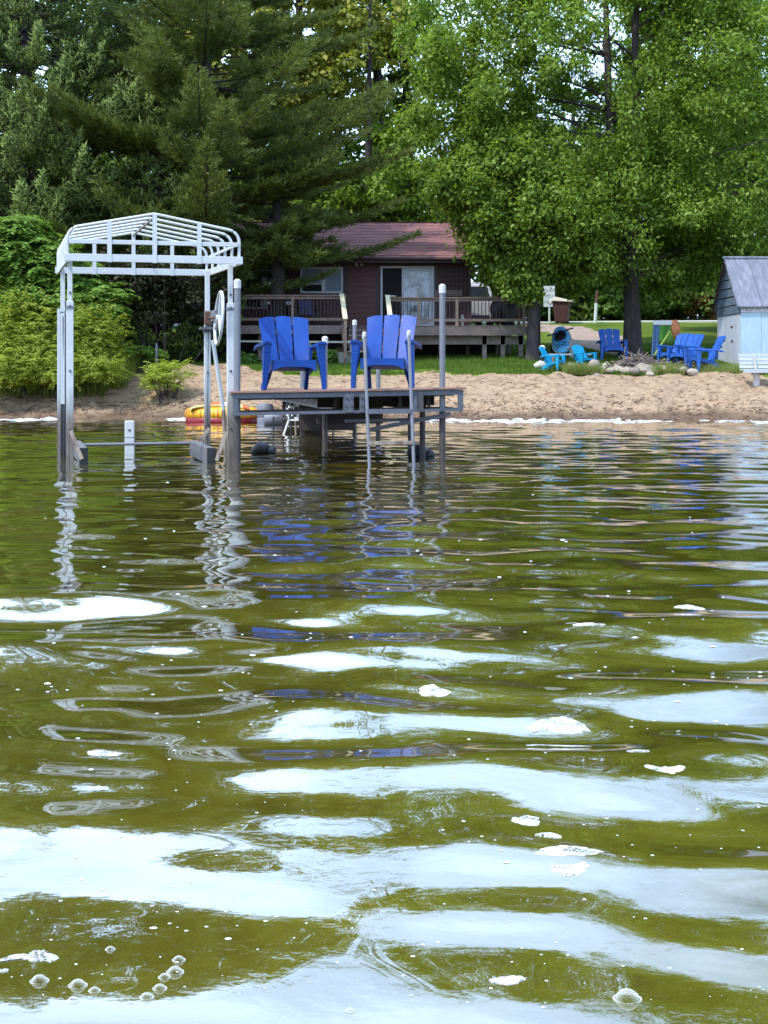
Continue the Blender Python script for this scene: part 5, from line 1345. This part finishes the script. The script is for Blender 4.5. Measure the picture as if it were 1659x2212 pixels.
for o in COL.objects:
    if o.name.startswith('adirondack_chair') and o.location.y > 40:
        for ch in o.children:
            ch.material_slots[0].link = 'OBJECT'; ch.material_slots[0].material = M['blue_lifted']
c2 = adirondack('child_chair', 'small turquoise chair nearest the porch tree facing right', onland(1195, 46.2), R(62), M['teal'], 'small turquoise adirondack chairs', 5, .80, .25, .29, .90, .10, gapw=.018)
dup(c2, onland(1262, 47.6), R(30), 'small turquoise chair between the other turquoise chair and the fire ring', scale=(.78,) * 3)

# ------------------------------------------------------------------ fire ring and beach things
stones = [(1236, 46.9, .16), (1284, 46.2, .24), (1300, 46.0, .16), (1318, 45.9, .15), (1334, 46.0, .19), (1352, 45.7, .17), (1370, 45.6, .18), (1392, 45.7, .26), (1412, 45.6, .15), (1428, 45.8, .19), (1446, 45.9, .17),
          (1462, 45.7, .15), (1476, 45.6, .17), (1497, 45.3, .17), (1344, 46.9, .2), (1376, 47.2, .22), (1410, 47.0, .2), (1440, 46.9, .17), (1310, 46.9, .18), (1290, 45.3, .11), (1404, 45.3, .12)]
descr = ['small pale stone in the grass left of the fire ring', 'tall sandy stone at the left end of the fire ring', 'grey stone second from the left end of the ring', 'low stone third from the left in the ring', 'brown stone in the left front of the fire ring', 'stone left of the middle in the front of the ring',
         'stone in the front middle of the fire ring', 'largest pale boulder in the front of the fire ring', 'small stone right of the largest pale boulder', 'rounded stone in the right front of the ring', 'stone below the pair of blue chairs', 'small stone in the right part of the ring', 'stone next to the right end of the ring', 'upright reddish stone by the leg of the side-on blue chair',
         'stone in the back of the ring behind the brush', 'stone in the back of the ring under the brush', 'stone in the back of the ring right of the brush', 'stone in the back right of the ring', 'stone in the back left of the ring', 'flat small stone on the sand before the left end of the ring', 'flat small stone on the sand before the largest boulder']
for i, ((px, d, r), lab) in enumerate(zip(stones, descr)):
    x_ = X(px, d); mb = MB(); mb.blob((0, 0, r * .45), (r * random.uniform(1.0, 1.35), r, r * random.uniform(.62, .85) if i != 1 else r * 1.1), i * 3 + 1, .22, 10, 7)
    o = mb.build('stone', M['stone'], None, True); o.location = (x_, d, gz(x_, d) - .02); o.rotation_euler = (0, 0, i * 1.3); tag(o, lab, 'stone', 'stones of the fire ring')
d = 47.0; x_ = X(1168, d); o = MB().blob((0, 0, .06), (.2, .16, .15), 77, .2).build('stone', pbr('pale_stone', (.5, .5, .45), .9), None, True); o.location = (x_, d, gz(x_, d)); tag(o, 'single whitish stone on the lawn below the porch tree', 'stone')
bp_ = thing('brush_pile', 'pile of dry grey branches heaped in the stone fire ring', 'brush pile', onland(1372, 46.5))
mb = MB(); rgp = random.Random(4)
base = Vector(bp_.location)
for k in range(190):
    a = rgp.uniform(0, 6.28); r_ = abs(rgp.gauss(0, .55)); c = base + Vector((r_ * math.cos(a) * 1.35, r_ * math.sin(a) * .6, max(.03, .36 - r_ * .3) * rgp.uniform(.2, 1)))
    dv = Vector((rgp.gauss(0, 1), rgp.gauss(0, .5), rgp.gauss(0, .45))).normalized() * rgp.uniform(.15, .5)
    mb.tube([c - dv, c + Vector((0, 0, rgp.uniform(-.04, .06))), c + dv], [rgp.uniform(.010, .024), .014, .006], 4)
for k in range(22):
    c = base + Vector((rgp.uniform(.3, 1.6), rgp.uniform(-.3, .3), .12)); mb.tube([c, c + Vector((rgp.uniform(.2, .6), 0, rgp.uniform(-.1, .2)))], [.016, .006], 4)
o = mb.build('branches', M['twig'], bp_, False, True); o['kind'] = 'stuff'

# kayak leaning on its side behind the small chairs
kd = 52.0
ky_ = thing('kayak', 'sky blue kayak propped up and tilted behind the small turquoise chairs', 'kayak', onland(1215, kd))
KL = 1.15
def kay(u, v):
    t = v * 2 - 1; w = .33 * (1 - abs(t) ** 2.4) ** .65 + .004; h = .20 * (1 - abs(t) ** 3) ** .6 + .004; a = 2 * math.pi * u
    return Vector((w * math.cos(a), KL * t, h * math.sin(a) * (1.0 if math.sin(a) < 0 else .55) + .12 * t * t))
Rk = Matrix.Translation((0.0, .2, .52)) @ Matrix.Rotation(R(-3), 4, 'Z') @ Matrix.Rotation(R(24), 4, 'X') @ Matrix.Rotation(R(-22), 4, 'Y')
mb = MB(); nu, nv = 20, 24
mb.v = [tuple(Rk @ kay(i / nu, j / nv)) for j in range(nv + 1) for i in range(nu)]
mb.f = [(j * nu + i, j * nu + (i + 1) % nu, (j + 1) * nu + (i + 1) % nu, (j + 1) * nu + i) for j in range(nv) for i in range(nu)]
mb.build('hull', M['kayak'], ky_, True)
def on_deck(x, y, h=.02):
    t = y / KL; hh = .20 * (1 - abs(t) ** 3) ** .6 * .55 + .12 * t * t; return Rk @ Vector((x, y, hh * math.sqrt(max(0, 1 - (x / .34) ** 2)) + h))
mb = MB(); mb.tube([on_deck(.20 * math.cos(a), .25 + .38 * math.sin(a), .02) for a in [2 * math.pi * k / 24 for k in range(25)]], .028, 6, False); mb.build('cockpit_rim', M['kayak_dark'], ky_, True)
MB().panel(lambda u, v: on_deck(.17 * (2 * u - 1), .25 + .33 * (2 * v - 1), .012), 4, 4, tuple(Rk.to_3x3() @ Vector((0, 0, -.01)))).build('cockpit', M['dark'], ky_)
mb = MB(); [mb.tube([on_deck(-.2, y0, .02), on_deck(0, (y0 + y1) / 2, .03), on_deck(.2, y1, .02)], .012, 5) for y0, y1 in ((-.75, -.45), (-.45, -.75), (-.35, -.35))]; mb.build('bungee', M['kayak_dark'], ky_)
for sx in (-1, 1): MB().tube([Rk @ Vector((sx * (.335 * (1 - abs(t) ** 2.4) ** .65), KL * t, .01 + .12 * t * t)) for t in np.linspace(-.93, .93, 15)], .022, 6).build('seam_strip', M['cap'], ky_, True)
MB().beam(tuple(on_deck(-.45, .75, .1)), tuple(on_deck(.5, .55, .12)), .03, .05).build('paddle', M['kayak_dark'], ky_)
MB().box((-.3, .25, -.05), (.3, .9, .42)).build('cradle', M['black'], ky_)
# low grey bench and post between the small chairs
lb = thing('low_bench', 'low weathered grey board bench between the two turquoise chairs', 'bench', onland(1226, 48.6), R(-8))
MB().box((-.6, -.12, .30), (.75, .12, .35)).build('seat_board', M['old'], lb)
for x in (-.45, .6): MB().box((x - .04, -.1, -.05), (x + .04, .1, .3)).build('leg', M['greywood'], lb)
gpz = thing('short_post', 'short grey wooden post left of the blue chair by the maple', 'post', onland(1234, 51.5)); MB().box((-.07, -.06, -.1), (.08, .06, .66)).build('post', M['old'], gpz, bevel=.01); MB().box((.09, -.02, .3), (.32, .02, .62)).build('board', M['old'], gpz)
# solar light
so = thing('garden_light', 'black garden light with white ball top at the porch tree', 'garden light', onland(1170, 47.6))
MB().tube([(0, 0, -.1), (.02, 0, .5)], .045, 8).build('stem', M['black'], so, True); MB().lathe((.02, 0, .5), [(.03, 0), (.085, .03), (.10, .08), (.07, .14), (0, .16)], 12).build('globe', M['cap'], so, True)
# cloth hung on a frame, leaning pole
fd = 49.2
cf = thing('cloth_frame', 'translucent blue and green sheet hung upright right of the maple trunk', 'sheet', onland(1430, fd))
zt_ = Z(699, fd); zb_ = Z(770, fd)
mb = MB(); mb.tube([P(1411, 776, fd), P(1412, 699, fd)], .018, 6); mb.tube([P(1412, 699, fd), P(1452, 699, fd)], .018, 6); mb.build('frame', M['galv_dark'], cf, True, True)
MB().panel(lambda u, v: P(1411 + 14 * u - 4 * v, 701 + 68 * v, fd - .03 - .03 * math.sin(9 * u)), 5, 6, (0, .012, 0)).build('blue_panel', M['sheet_blue'], cf, True, True)
MB().panel(lambda u, v: P(1425 + 24 * u - 2 * v + 3 * v * u, 703 + (30 + 6 * math.sin(3 * u)) * v, fd - .02 - .04 * math.sin(7 * u)), 6, 5, (0, .012, 0)).build('green_panel', M['sheet_green'], cf, True, True)
MB().box((X(1411, fd), fd - .06, zt_ - .05), (X(1451, fd), fd + .03, zt_ + .09)).build('white_top', M['cap'], cf, world=True, bevel=.02)
ob_ = MB().blob((0, 0, 0), (.15, .12, .26), 4, .2).build('bundle', M['orange_ball'], cf, True); ob_.location = P(1459, 710, fd) - Vector(cf.location)
MB().tube([P(1452, 712, fd), P(1466, 742, fd)], .02, 6).build('strut', M['greywood'], cf, True, True)
lp = thing('leaning_pole', 'green yellow pole leaning against the hung sheet beside the fire ring', 'pole', onland(1413, 48.5))
MB().tube([P(1410, 773, 48.4), P(1447, 716, 49.0)], .028, 8).build('shaft', M['greenpole'], lp, True, True); MB().tube([P(1407, 777, 48.38), P(1413, 768, 48.44)], .05, 8).build('grip', M['black'], lp, True, True)
# sign, bin and marker post by the road
sg = thing('sign', 'white sign with three lines of lettering on a thin post by the road', 'sign', onland(1187, 70.0))
zsg = Z(663, 70) - sg.location.z
MB().tube([(0, .03, -.3), (0, .03, zsg)], .045, 8).build('post', M['sign'], sg, True)
MB().box((-.27, -.02, zsg), (.24, .02, zsg + .95)).build('board', M['sign'], sg, bevel=.008)
for k, word in enumerate(('TRAM', 'NOT', 'NEXT')):
    cu = bpy.data.curves.new('lettering', 'FONT'); cu.body = word; cu.size = .19; cu.align_x = 'CENTER'; cu.extrude = .002; cu.materials.append(M['ink'])
    tmp = bpy.data.objects.new('tmp', cu); me = bpy.data.meshes.new_from_object(tmp); bpy.data.objects.remove(tmp); o = bpy.data.objects.new('lettering', me); COL.objects.link(o); o.parent = sg; o.location = (-.015, -.024, zsg + .68 - .26 * k); o.rotation_euler = (R(90), 0, 0)
bd = 69.6
bi = thing('trash_bin', 'brown wheeled trash bin with tan lid standing at the end of the drive', 'trash bin', onland(1213, bd), R(-14))
MB().hexa([(-.27, -.3, .05), (.27, -.3, .05), (.27, .3, .05), (-.27, .3, .05), (-.38, -.36, 1.02), (.38, -.36, 1.02), (.38, .40, 1.02), (-.38, .40, 1.02)]).build('body', M['bin'], bi, bevel=.03)
MB().hexa([(-.42, -.44, 1.01), (.46, -.44, .96), (.46, .44, .98), (-.42, .44, 1.1), (-.42, -.40, 1.12), (.46, -.42, 1.0), (.46, .44, 1.06), (-.36, .44, 1.26)]).build('lid', M['tan'], bi, bevel=.02)
for x in (-.24, .24): MB().tube([(x - .05, .3, .11), (x + .05, .3, .11)], .13, 12).build('wheel', M['black'], bi)
MB().beam((-.3, .44, 1.0), (.3, .44, 1.0), .05, .05).build('handle', M['bin'], bi); MB().blob((-.44, -.36, .95), (.09, .04, .11), 1, .05).build('reflector', M['cap'], bi, True)
mp_ = thing('marker_post', 'white marker post with rusty top beside the road', 'post', onland(1286, 70.0))
a = P(1285, 697, 70); c = P(1288, 655, 70); e = P(1290, 628, 70)
MB().tube([a - Vector((0, 0, .2)), c], .075, 8).build('post', M['sign'], mp_, True, True); MB().tube([c, e], .07, 8).build('rusty_top', M['rust'], mp_, True, True)

# ------------------------------------------------------------------ by the water's edge
id_ = 39.2
ib = thing('inflatable', 'yellow and orange inflatable tube with dark red bottom at the shore', 'inflatable', (X(482, id_), id_, 0.0))
s_ = FPX / id_
def tube_ring(m, z, rx, ry, r, seg, name, hs=1.0, a0=0, a1=360):
    mb = MB(); pts = [Vector((rx * math.cos(R(a)), ry * math.sin(R(a)), z)) for a in np.linspace(a0, a1, seg)]
    mb.tube(pts, r, 12, a1 - a0 < 360); return mb.build(name, m, ib, True)
tube_ring(M['darkred'], .05, .82, .62, .14, 40, 'bottom_tube')
tube_ring(M['yellow'], .22, .80, .60, .16, 40, 'side_tube')
# pleats of the side tube
for k in range(26):
    a = R(180 + 180 * (k + .5) / 26); c = Vector((.80 * math.cos(a), .60 * math.sin(a), .22)); n_ = Vector((math.cos(a), math.sin(a) * .8, 0)).normalized()
    MB().tube([c + (n_ * math.cos(w) + Vector((0, 0, 1)) * math.sin(w)) * .165 for w in np.linspace(-.7, 1.0, 6)], .013, 5).build('pleat', M['yellow'] if k % 2 else M['orange'], ib, True)
def dome(u, v):
    a = math.pi * (1 - u); x = .76 * math.cos(a) * (1 - .25 * v); y = -.55 + .9 * v
    return (x, y, .30 + .22 * math.sin(a) ** .7 * (.6 + .4 * math.sin(math.pi * v)))
for u0, u1, m_ in ((0, .10, 'paleyel'), (.10, .30, 'orange'), (.30, .36, 'paleyel'), (.36, .50, 'orange'), (.50, .68, 'whitev'), (.68, .76, 'paleyel'), (.76, .93, 'orange'), (.93, 1, 'paleyel')):
    MB().panel(lambda u, v, u0=u0, u1=u1: dome(u0 + (u1 - u0) * u, v), 6, 8, (0, 0, -.03)).build('top_panel', M[m_], ib, True)
MB().tube([Vector(dome(u, 0)) + Vector((0, -.02, .01)) for u in np.linspace(.02, .55, 14)], .03, 8).build('trim', M['paleyel'], ib, True)
MB().tube([Vector(dome(u, .0)) + Vector((0, -.03, .02)) for u in np.linspace(.30, .48, 6)], .018, 6).build('strap', M['orange'], ib, True)
for px, py, d, r, h, lab, lean in ((573, 893, 38.5, .20, .50, 'grey ribbed drum standing beside the yellow inflatable', 0), (592, 908, 36.5, .20, .32, 'grey drum lying low in the water right of the inflatable', 1)):
    t = thing('drum', lab, 'drum', (X(px, d), d, 0))
    if lean:
        mb = MB(); mb.tube([(-.22, 0, .14), (-.18, 0, .14), (.22, 0, .16), (.26, 0, .16)], [.17, .19, .19, .16], 14); mb.build('body', M['greytank'], t, True)
    else:
        MB().lathe((0, 0, -.1), [(.20, 0), (.21, .2), (.195, .24), (.21, .28), (.21, .5), (.18, .58), (.05, .60)], 16).build('body', M['greytank'], t, True)
        MB().lathe((0, 0, .22), [(.215, 0), (.22, .03), (.215, .06)], 16).build('band', M['cap'], t, True)
# white slatted garden bench standing in the shallows behind the dock
wd_ = 30.0
wb = thing('garden_bench', 'white slatted garden bench standing in the water behind the dock', 'bench', (X(672, wd_), wd_, 0), R(-12))
zsb = Z(907, wd_); ztb = Z(872, wd_)
for k in range(6): piece('seat_slat', M['whitev'], wb, (.02, -.22 + .075 * k, zsb), (.78, .055, .03))
for k in range(9): MB().beam((-.33 + .085 * k, .24, zsb + .03), (-.33 + .085 * k, .34, ztb - .02), .02, .018).build('back_spindle', M['whitev'], wb)
MB().beam((-.40, .35, ztb - .02), (.42, .35, ztb + .01), .04, .085).build('top_rail', M['whitev'], wb)
MB().beam((-.40, .24, zsb + .03), (.42, .24, zsb + .03), .03, .04).build('lower_rail', M['whitev'], wb)
for x, dx in ((-.38, -.18), (.38, .03)):
    MB().tube([(x, -.24, zsb), (x + dx, -.36, -.3)], .024, 8).build('leg', M['whitev'], wb, True); MB().tube([(x, .24, zsb), (x, .28, -.3)], .022, 8).build('leg', M['stain'], wb, True)
    MB().tube([(x, -.25, zsb + .02), (x * 1.08, -.26, zsb + .22), (x * 1.08, .3, zsb + .26)], .018, 8).build('arm', M['whitev'], wb, True)
bf = thing('chair_frame', 'dark metal chair frame standing left of the white bench in the water', 'chair', (X(620, 31), 31.0, 0), R(-25))
zc = Z(900, 31)
MB().panel(lambda u, v: (-.2 + .4 * u, -.2 + .42 * v, zc - .02), 2, 2, (0, 0, -.03)).build('seat', M['galv_dark'], bf)
for k in range(7): MB().beam((-.18 + .06 * k, .2, zc), (-.18 + .06 * k, .34, Z(872, 31)), .018, .015).build('back_spindle', M['whitev'] if k % 2 else M['black'], bf)
for x in (-.2, .2):
    for y in (-.2, .2): MB().tube([(x, y, -.4), (x, y, zc)], .016, 6).build('leg', M['black'], bf)

# ------------------------------------------------------------------ foam, bubbles, litter, grass
fr = np.random.default_rng(77)
fm = MB()
xs = np.arange(-24, 26, .16)
for x in xs:
    gap = vnoise(np.array([x]), np.array([3.0]), 1.6, 44)[0]
    if gap < .36: continue
    sy = float(shore(x)); k = int(1 + 7 * max(0, gap - .2))
    for _ in range(k):
        yy = sy + fr.uniform(-2.6, .02) * (gap + .25); r_ = fr.uniform(.04, .15)
        hh = fr.uniform(.006, .03) * (1.3 if yy > sy - 1 else .8)
        zz = max(float(wave(np.array(x), np.array(yy))) - .004, gz(x, yy))
        hh *= 1 + 1.2 * (fr.random() < .12)
        fm.blob((x + fr.uniform(-.1, .1), yy, zz), (r_ * 1.5, r_, hh), int(fr.integers(1e6)), .3, 6, 4)
o = fm.build('shore_foam', M['lace'], None, True); tag(o, 'white foam line washed along the edge of the beach', 'foam', kind='stuff')

def foam_patch(px, py, wpx, hpx, seed, lab, comma=0.0):
    d = 3156 / (py - 832); x_ = X(px, d); wx_ = wpx / FPX * d / 2 * .95; wy_ = hpx * d * d / 3156 / 2 * .8
    rp = random.Random(seed); n = 36; mb = MB(); ring = []
    p1, p2, p3 = rp.uniform(0, 6), rp.uniform(0, 6), rp.uniform(0, 6)
    for k in range(n):
        a = 2 * math.pi * k / n; q = 1 + .16 * math.sin(2 * a + p1) + .13 * math.sin(3 * a + p2) + .06 * math.sin(7 * a + p3) + .05 * math.sin(11 * a + p1) + rp.uniform(-.05, .05)
        u, v = q * math.cos(a), q * math.sin(a)
        v = v * (1 - .45 * abs(comma) * (u < 0)) + comma * (u * u - .4) * -1.0
        ring.append((x_ + wx_ * u, d + wy_ * v))
    vs = []
    for s in (1.0, .93, .6, .0):
        for (a, b_) in ring:
            xx, yy = x_ + (a - x_) * s, d + (b_ - d) * s
            vs.append((xx, yy, float(wave(np.array(xx), np.array(yy))) + (-.001 if s == 1 else .0012 + .0012 * rp.random())))
    fs_ = []
    for j in range(3):
        for k in range(n): fs_.append((j * n + k, j * n + (k + 1) % n, (j + 1) * n + (k + 1) % n, (j + 1) * n + k))
    mb.add(vs, fs_); o = mb.build('foam_patch', M['lace'], None, True); tag(o, lab, 'foam', 'foam patches floating near the camera')
for a in ((62, 2072, 130, 36, 1, 'comma shaped white foam patch near the lower left corner', .9), (1095, 2121, 84, 22, 2, 'oval foam patch left of the large bubble at the bottom'), (1226, 1842, 126, 30, 3, 'long foam patch above another in the lower right middle'), (1230, 1879, 80, 34, 4, 'foam patch directly below the long one on the sky reflection', -.3),
          (1185, 1804, 60, 14, 5, 'small thin foam patch above the long one'), (1138, 1767, 72, 24, 6, 'foam patch left above the small thin one'), (1438, 1669, 84, 20, 7, 'curved foam patch on the right side of the middle water', -.8), (1205, 1562, 120, 40, 8, 'ragged foam patch on the upper sky reflection', .5),
          (222, 1629, 74, 13, 9, 'small foam patch on the left middle water'), (935, 1494, 70, 24, 10, 'foam patch on the water in the middle of the picture'), (1270, 1354, 66, 9, 11, 'thin foam streak far out right of the middle'), (1490, 1312, 62, 12, 12, 'thin foam streak far out near the right edge'), (1380, 1627, 44, 7, 13, 'tiny foam streak above the curved patch'), (6, 2106, 26, 9, 14, 'tiny foam patch at the lower left edge')):
    foam_patch(*a)
def bubble(px, py, wpx, lab):
    d = 3156 / (py - 832); x_ = X(px, d); r_ = wpx / FPX * d / 2
    w0 = float(wave(np.array(x_), np.array(d)))
    t = thing('bubble', lab, 'bubble', (x_, d, w0), 0, 'bubbles floating near the camera')
    n, m_ = 18, 8; mb = MB()
    mb.v = [(r_ * math.cos(.5 * math.pi * j / m_) * math.cos(6.2832 * i / n), r_ * math.cos(.5 * math.pi * j / m_) * math.sin(6.2832 * i / n), r_ * .85 * math.sin(.5 * math.pi * j / m_)) for j in range(m_) for i in range(n)] + [(0, 0, r_ * .85)]
    mb.f = [(j * n + i, j * n + (i + 1) % n, (j + 1) * n + (i + 1) % n, (j + 1) * n + i) for j in range(m_ - 1) for i in range(n)] + [((m_ - 1) * n + i, (m_ - 1) * n + (i + 1) % n, m_ * n) for i in range(n)]
    mb.build('dome', M['bubble'], t, True)
    mb = MB(); mb.tube([(r_ * 1.15 * math.cos(a), r_ * 1.15 * math.sin(a), .001) for a in np.linspace(0, 6.2832, 25)], r_ * .09, 6, False); mb.build('rim', M['bubble'], t, True)
for a in ((1355, 2172, 52, 'largest clear bubble near the bottom edge right of centre'), (85, 2134, 34, 'clear bubble near the bottom left corner below the comma foam'), (168, 2144, 34, 'bubble cluster piece right of the bottom left bubble'), (204, 2156, 22, 'small bubble second right of the bottom left bubble'), (317, 2168, 26, 'bubble near the bottom edge left of centre'), (345, 2146, 26, 'bubble above and right of the one near the bottom edge'),
          (355, 2118, 22, 'bubble in the upper middle of the bottom left cluster'), (378, 2105, 32, 'wide bubble near the top of the bottom left cluster'), (386, 2075, 24, 'topmost bubble of the bottom left cluster'), (158, 2181, 22, 'lowest bubble of the bottom left cluster'), (238, 2052, 18, 'small flat bubble right of the comma foam'), (756, 2178, 18, 'small bubble on the sky reflection at the bottom')):
    bubble(*a)
# countless tiny specks of foam
mb = MB()
for k in range(300):
    py = 1040 + 1150 * fr.random() ** .8; d = 3156 / (py - 832); px = fr.uniform(0, 1659); x_ = X(px, d)
    if py < 1250 and fr.random() < .4: continue
    r_ = fr.uniform(.9, 3.2) / FPX * d * (1 if fr.random() > .12 else 1.8)
    w0 = float(wave(np.array(x_), np.array(d)))
    n = 7; b_ = [(x_ + r_ * (1.3 + .3 * fr.random()) * math.cos(6.2832 * i / n), d + r_ * 1.2 * math.sin(6.2832 * i / n), w0 + .0005) for i in range(n)]
    mb.add(b_ + [(x_, d, w0 + r_ * .45)], [(i, (i + 1) % n, n) for i in range(n)])
tag(mb.build('foam_specks', M['foam'], None, True), 'tiny white foam specks scattered over the near water', 'foam', kind='stuff')

# driftwood bits and dead weed on the sand
n = 5200; xx = fr.uniform(-22, 24, n); ss = np.where(fr.random(n) < .72, np.abs(fr.normal(.85, .5, n)), fr.uniform(.2, 4.4, n)); yy = shore(xx) + ss
zz = ground(xx, yy) + (vnoise(xx, yy * .8, .30, 1) - .5) * .15 + (vnoise(xx, yy, .75, 2) - .5) * .12 + (vnoise(xx, yy, .14, 3) - .5) * .05 + .012
a = fr.uniform(0, 3.1416, n); dv = np.stack([np.cos(a), np.sin(a), fr.normal(0, .25, n)], 1); ln = fr.uniform(.06, .26, n) * np.where(xx < -4, 1.3, 1)
v, f = spindles(np.stack([xx, yy, zz], 1), unit(dv), ln, fr.uniform(.007, .016, n))
tag(link('beach_litter', np_mesh('beach_litter', v, f, leafmat('litter', [(.05, .03, .022), (.13, .085, .055), (.24, .17, .12)], .05, .9))), 'dead weed and twigs littering the sand near the water', 'litter', kind='stuff')

def blades(x, y, h, w, m, name, lab):
    n = len(x); z = ground(x, y) - .01
    a = fr.uniform(0, 6.2832, n); s = np.stack([np.cos(a), np.sin(a), 0 * a], 1) * w[:, None]; p = np.stack([x, y, z], 1)
    tip = p + np.stack([fr.normal(0, .35, n) * h, fr.normal(0, .35, n) * h, h], 1)
    v = np.stack([p - s, p + s, tip], 1).reshape(-1, 3)
    o = link(name, np_mesh(name, v, np.arange(3 * n).reshape(n, 3), m)); tag(o, lab, 'grass', kind='stuff')
n = 110000; x = fr.uniform(-12, 15, n); y = shore(x) + 4.1 + 12 * fr.random(n) ** 1.4
pts = np.stack([x, y], 1)
ok = ~inside(x, y, drive_pts) & ~((x > 10.7) & (x < 14.6) & (y > 46.9) & (y < 49.9)) & (y - shore(x) > 4.15 + .9 * (vnoise(x, y * .3, 1.3, 5) - .5) + .7 * np.exp(-((x + 5.4) / 1.5) ** 2) - .1)
x, y = x[ok], y[ok]
blades(x, y, fr.uniform(.05, .13, len(x)), fr.uniform(.006, .012, len(x)), M['grassblade'], 'grass', 'short green lawn grass between the beach and the cabin')
n = 9000; x = np.concatenate([fr.uniform(X(1215, 46), X(1300, 46), n // 3), fr.uniform(X(1400, 46), X(1470, 46), n // 4), fr.uniform(X(1500, 46), X(1660, 46), n // 3)]); y = shore(x) + 4.1 + np.abs(fr.normal(0, .45, len(x)))
blades(x, y, fr.uniform(.10, .34, len(x)), fr.uniform(.006, .013, len(x)), M['drygrass'], 'tall_grass', 'taller pale grass along the edge of the sand')
n = 6000; x = fr.uniform(X(-60, 43.5), X(250, 43.5), n); y = shore(x) + 1.5 + np.abs(fr.normal(1.0, .7, n))
keep = vnoise(x, y, .7, 9) > .46; x, y = x[keep], y[keep]
n = 30000; xw = fr.uniform(X(-90, 44.5), X(262, 44.5), n); yw = shore(xw) + fr.uniform(1.9, 4.2, n); kw = vnoise(xw, yw * .8, .55, 29) > .42; xw, yw = xw[kw], yw[kw]
blades(xw, yw, fr.uniform(.4, 1.5, len(xw)) * (.25 + vnoise(xw, yw, .8, 31)), fr.uniform(.009, .02, len(xw)), M['weed'], 'tall_weeds', 'tall wispy yellow green weeds on top of the left bank')
blades(x, y, fr.uniform(.2, .75, len(x)) * (.4 + vnoise(x, y, .5, 19)), fr.uniform(.008, .015, len(x)), M['drygrass'], 'bank_grass', 'thin pale green grass growing on the left sand bank')
